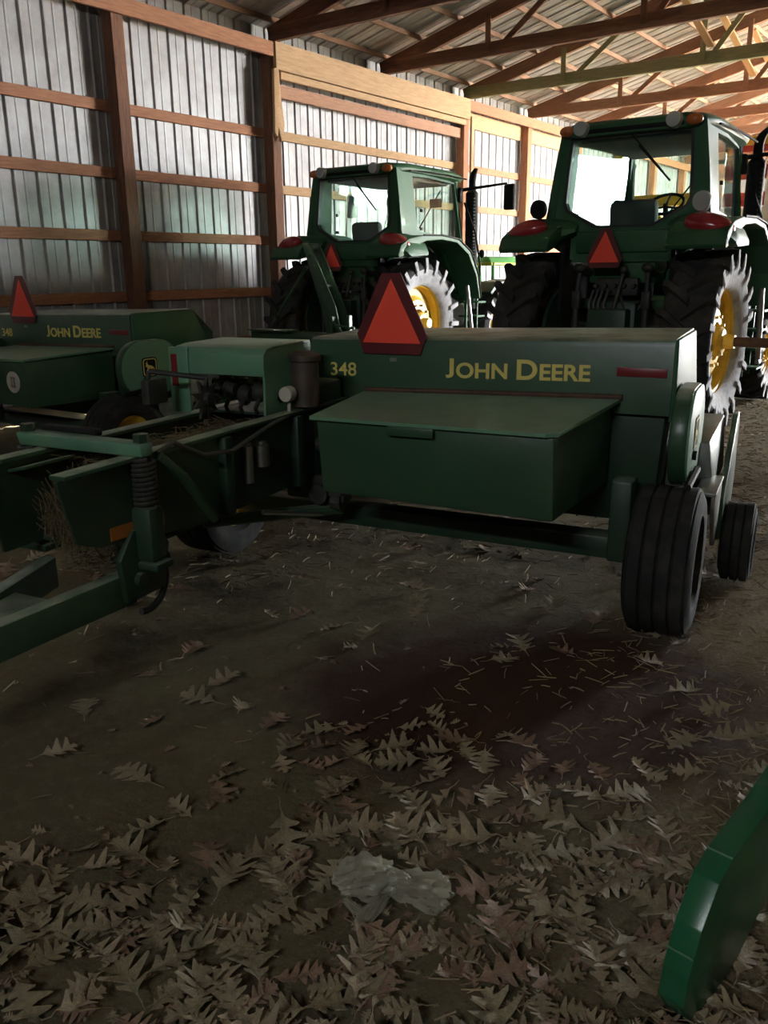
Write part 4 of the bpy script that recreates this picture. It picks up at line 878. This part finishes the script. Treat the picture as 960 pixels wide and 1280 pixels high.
def litter():
    b = B(); mi = []
    def put(me, x, y, s, z):
        Mx = Matrix.Translation((x, y, z)) @ Matrix.Rotation(rl.uniform(0, 6.28), 4, 'Z') @ Matrix.Rotation(rl.uniform(-.35, .35), 4, 'X') @ Matrix.Rotation(rl.uniform(-.35, .35), 4, 'Y') @ Matrix.Scale(s, 4)
        b.add([Mx @ v.co for v in me.vertices], [tuple(p.vertices) for p in me.polygons], rl.randrange(3))
    for x, y, s in spots[298:]: put(rl.choice(LM), x, y, s, .0)
    n = 0
    while n < 950:
        y = 1.3 + 5 * rl.random() ** 1.6; x = (rl.random() - .5) * (1.1 * y + .5)
        if rl.random() < density(x, y) + .04: put(rl.choice(LM), x, y, rl.uniform(.015, .05), 0); n += 1
    o = b.build('leaf_litter', LEAF, None, smooth=50, fix=False)
    tag(o, 'broken bits of dry leaves scattered over the dirt floor', 'leaf litter', kind='stuff')
litter()
def straw():
    b = B(); n = 0
    while n < 7500:
        y = 1.4 + 9.5 * rl.random() ** 1.35; x = -2.2 + 7.5 * rl.random()
        if abs(x) > .62 * y + .5: continue
        p = .045 + .93 / (1 + math.exp(-(x - .27 * y) * 4.5))
        if 4.2 < y < 6.2 and -1.2 < x < 1.3: p = max(p, .45)
        if rl.random() > p * .75: continue
        l = rl.uniform(.015, .08) * (1.3 if y > 3 else 1); w = rl.uniform(.0009, .0021) * (1 + .18 * y); a = rl.uniform(0, 6.28); z = .003 + rl.random() * .008; dz = rl.uniform(-.12, .12) * l
        d = Vector((math.cos(a), math.sin(a), 0)) * l / 2; s = Vector((-d.y, d.x, 0)).normalized() * w; c = Vector((x, y, z)); up = Vector((0, 0, w)); t = Vector((0, 0, dz)); bend = s * rl.uniform(-1.6, 1.6)
        vs = [c - d - s - t, c - d + s - t, c - d + up - t, c - s + bend, c + s + bend, c + up * 1.5 + bend, c + d - s + t, c + d + s + t, c + d + up + t]
        b.add(vs, [(0, 1, 4, 3), (1, 2, 5, 4), (2, 0, 3, 5), (3, 4, 7, 6), (4, 5, 8, 7), (5, 3, 6, 8), (0, 2, 1), (6, 7, 8)], 0 if rl.random() < .7 else 1); n += 1
    tag(b.build('loose_straw', [M['straw'], M['hay']], None, smooth=0, fix=False), 'loose straw strewn over the dirt floor, thickest at the right', 'straw', kind='stuff')
straw()
def hay():
    b = B(); rh = random.Random(9); Lb = Matrix.Translation(bal.location) @ Matrix.Rotation(bal.rotation_euler.z, 4, 'Z')
    def strand(c, d, w):
        d = Vector(d); s = d.orthogonal().normalized() * w; u = d.cross(s).normalized() * w; c = Vector(c); k = Vector((rh.uniform(-1, 1), rh.uniform(-1, 1), rh.uniform(-1, 1))) * d.length * .12
        P = [c - d, c + k, c + d]; vs = []
        for p in P: vs += [Lb @ (p + s), Lb @ (p + u), Lb @ (p - s - u)]
        b.add(vs, [(0, 1, 4, 3), (1, 2, 5, 4), (2, 0, 3, 5), (3, 4, 7, 6), (4, 5, 8, 7), (5, 3, 6, 8)])
    # matted core lying in the chamber
    core = []; ny, nx = 24, 7
    for i in range(ny):
        for j in range(nx):
            y = -1.42 + i * .054; x = -2.25 + j * .0725; core.append(Lb @ Vector((x, y, (.86 if i > 5 else .74 + i * .022) + .03 * math.sin(i * 1.9 + j * 2.7) + .02 * rh.random())))
    for i in range(ny):
        for j in range(nx): core.append(Lb @ Vector((-2.25 + j * .0725, -1.40 + i * .054, .62)))
    k = ny * nx; fs = [(i*nx + j, i*nx + j+1, (i+1)*nx + j+1, (i+1)*nx + j) for i in range(ny-1) for j in range(nx-1)] + [(j, k + j, k + j+1, j+1) for j in range(nx-1)]
    b.add(core, fs)
    for _ in range(1500):
        y = rh.uniform(-1.45, -.35); strand((rh.uniform(-2.24, -1.83), y, rh.uniform(.85, .93)), (rh.uniform(-.05, .05), rh.uniform(-.05, .05), rh.uniform(-.012, .022)), .0016)
    for _ in range(420):      # hanging out of the rear
        h = rh.random(); strand((rh.uniform(-2.14, -1.83), -1.50 - .14 * math.sin(h * 3) - .05 * rh.random(), .90 - .30 * h), (rh.uniform(-.02, .02), rh.uniform(-.04, .03), rh.uniform(.02, .06)), .0017)
    for _ in range(150):
        strand((rh.uniform(-2.02, -1.86), -1.62 + rh.uniform(-.06, .05), rh.uniform(.54, .64)), (rh.uniform(-.04, .04), rh.uniform(-.04, .03), rh.uniform(-.02, .02)), .0017)
    tag(b.build('loose_hay', M['hay'], None, smooth=0, fix=False), 'old matted hay lying in the near baler bale chamber and hanging from its rear', 'hay', kind='stuff')
hay()
# ------------------------------------------------------------------ crumpled plastic bag
def bag():
    from mathutils import noise as nz
    b = B()
    def lump(c, d, seed, amp, n=44, rot=0.0, flare=0.0):
        vs = []; fs = []; m = n // 2
        Mr = Matrix.Rotation(rot, 3, 'Z')
        for i in range(m + 1):
            th = math.pi * i / m
            for j in range(n):
                ph = 2 * math.pi * j / n; v = Vector((math.cos(th), math.sin(th) * math.cos(ph), math.sin(th) * math.sin(ph)))
                f = 1 + amp * (nz.ridged_multi_fractal(Vector((v.x * .8 + seed, v.y * 2.2, v.z * 2.2)), 1, 2, 3, 1, 2) - 1.1) + amp * .5 * math.sin(ph * 7 + seed + 5 * v.x + 2 * math.sin(6 * v.y)) * abs(math.sin(th))
                q = Vector((v.x * d[0], v.y * d[1] * (1 + flare * v.x), v.z * d[2])) * f
                q = Mr @ q + Vector(c); q.z = max(q.z, .002 + .002 * math.sin(j)); vs.append(q)
        for i in range(m):
            for j in range(n): fs.append((i*n + j, i*n + (j+1) % n, (i+1)*n + (j+1) % n, (i+1)*n + j))
        b.add(vs, fs)
    lump((-.065, 1.955, .040), (.085, .065, .048), 3.1, .27, rot=.15)
    lump((.02, 1.94, .035), (.045, .035, .035), 5.3, .2, rot=-.2)
    lump((.085, 1.925, .026), (.085, .065, .030), 8.7, .34, rot=-.25, flare=.35)
    lump((-.045, 1.855, .016), (.075, .020, .016), 1.9, .3, rot=.95)
    lump((-.085, 1.865, .012), (.05, .013, .012), 6.2, .3, rot=2.3)
    tag(b.build('plastic_bag', M['plastic'], None, smooth=45), 'crumpled translucent plastic bag twisted in the middle, lying among the leaves', 'bag')
bag()

# ------------------------------------------------------------------ daylight
w = bpy.data.worlds.new('World'); sc.world = w; w.use_nodes = True; bg = w.node_tree.nodes['Background']
bg.inputs['Color'].default_value = (.93, .97, 1.0, 1); bg.inputs['Strength'].default_value = 130.0
def portal(name, c, facing, sx, sy):
    l = bpy.data.lights.new(name, 'AREA'); l.shape = 'RECTANGLE'; l.size = sx; l.size_y = sy; l.cycles.is_portal = True
    o = bpy.data.objects.new(name, l); COL.objects.link(o)
    z = -Vector(facing).normalized(); x = Vector((0, 0, 1)).cross(z).normalized(); y = z.cross(x)
    o.matrix_world = Matrix.Translation(c) @ Matrix((x, y, z)).transposed().to_4x4()
portal('daylight_side', W((OPEN0 + OPEN1) / 2, DR - .12, 2.6), ND, OPEN1 - OPEN0 + .2, 5.4)
portal('fill_slot', W(S0 - .1, (GAP[0] + GAP[1]) / 2, (GAP[2] + GAP[3]) / 2), HD, GAP[1] - GAP[0], GAP[3] - GAP[2])  # guides sky light through the added fill slot behind the camera

sun = bpy.data.lights.new('sun', 'SUN'); sun.energy = 800; sun.angle = R(.5); sun.color = (1, .93, .82); so_ = bpy.data.objects.new('sun', sun); COL.objects.link(so_)
sdir = (HD * .55 - ND * .62 + Vector((0, 0, .75))).normalized(); so_.matrix_world = Matrix.Translation((0, 0, 20)) @ sdir.to_track_quat('Z', 'Y').to_matrix().to_4x4()
# ------------------------------------------------------------------ camera
cam = bpy.data.cameras.new('Camera'); co = bpy.data.objects.new('Camera', cam); COL.objects.link(co)
cam.sensor_fit = 'VERTICAL'; cam.sensor_height = 36; cam.lens = 36 * 1050 / 1280; cam.clip_start = .05; cam.clip_end = 300
co.location = (0, 0, 1.65)
Pp, Rr = R(16.0), .010
fw = Vector((0, math.cos(Pp), -math.sin(Pp))); u0 = Vector((0, math.sin(Pp), math.cos(Pp))); r0 = Vector((1, 0, 0))
rg = r0 * math.cos(Rr) - u0 * math.sin(Rr); up = u0 * math.cos(Rr) + r0 * math.sin(Rr)
co.matrix_world = Matrix.Translation(co.location) @ Matrix((rg, up, -fw)).transposed().to_4x4()
sc.camera = co
sc.view_settings.view_transform = 'Standard'; sc.view_settings.look = 'None'; sc.view_settings.gamma = 1; sc.view_settings.use_curve_mapping = False
sc.view_settings.exposure = 0.42
sc.cycles.use_denoising = True; sc.cycles.max_bounces = 10; sc.cycles.diffuse_bounces = 5; sc.cycles.transparent_max_bounces = 16
sc.cycles.sample_clamp_indirect = 8
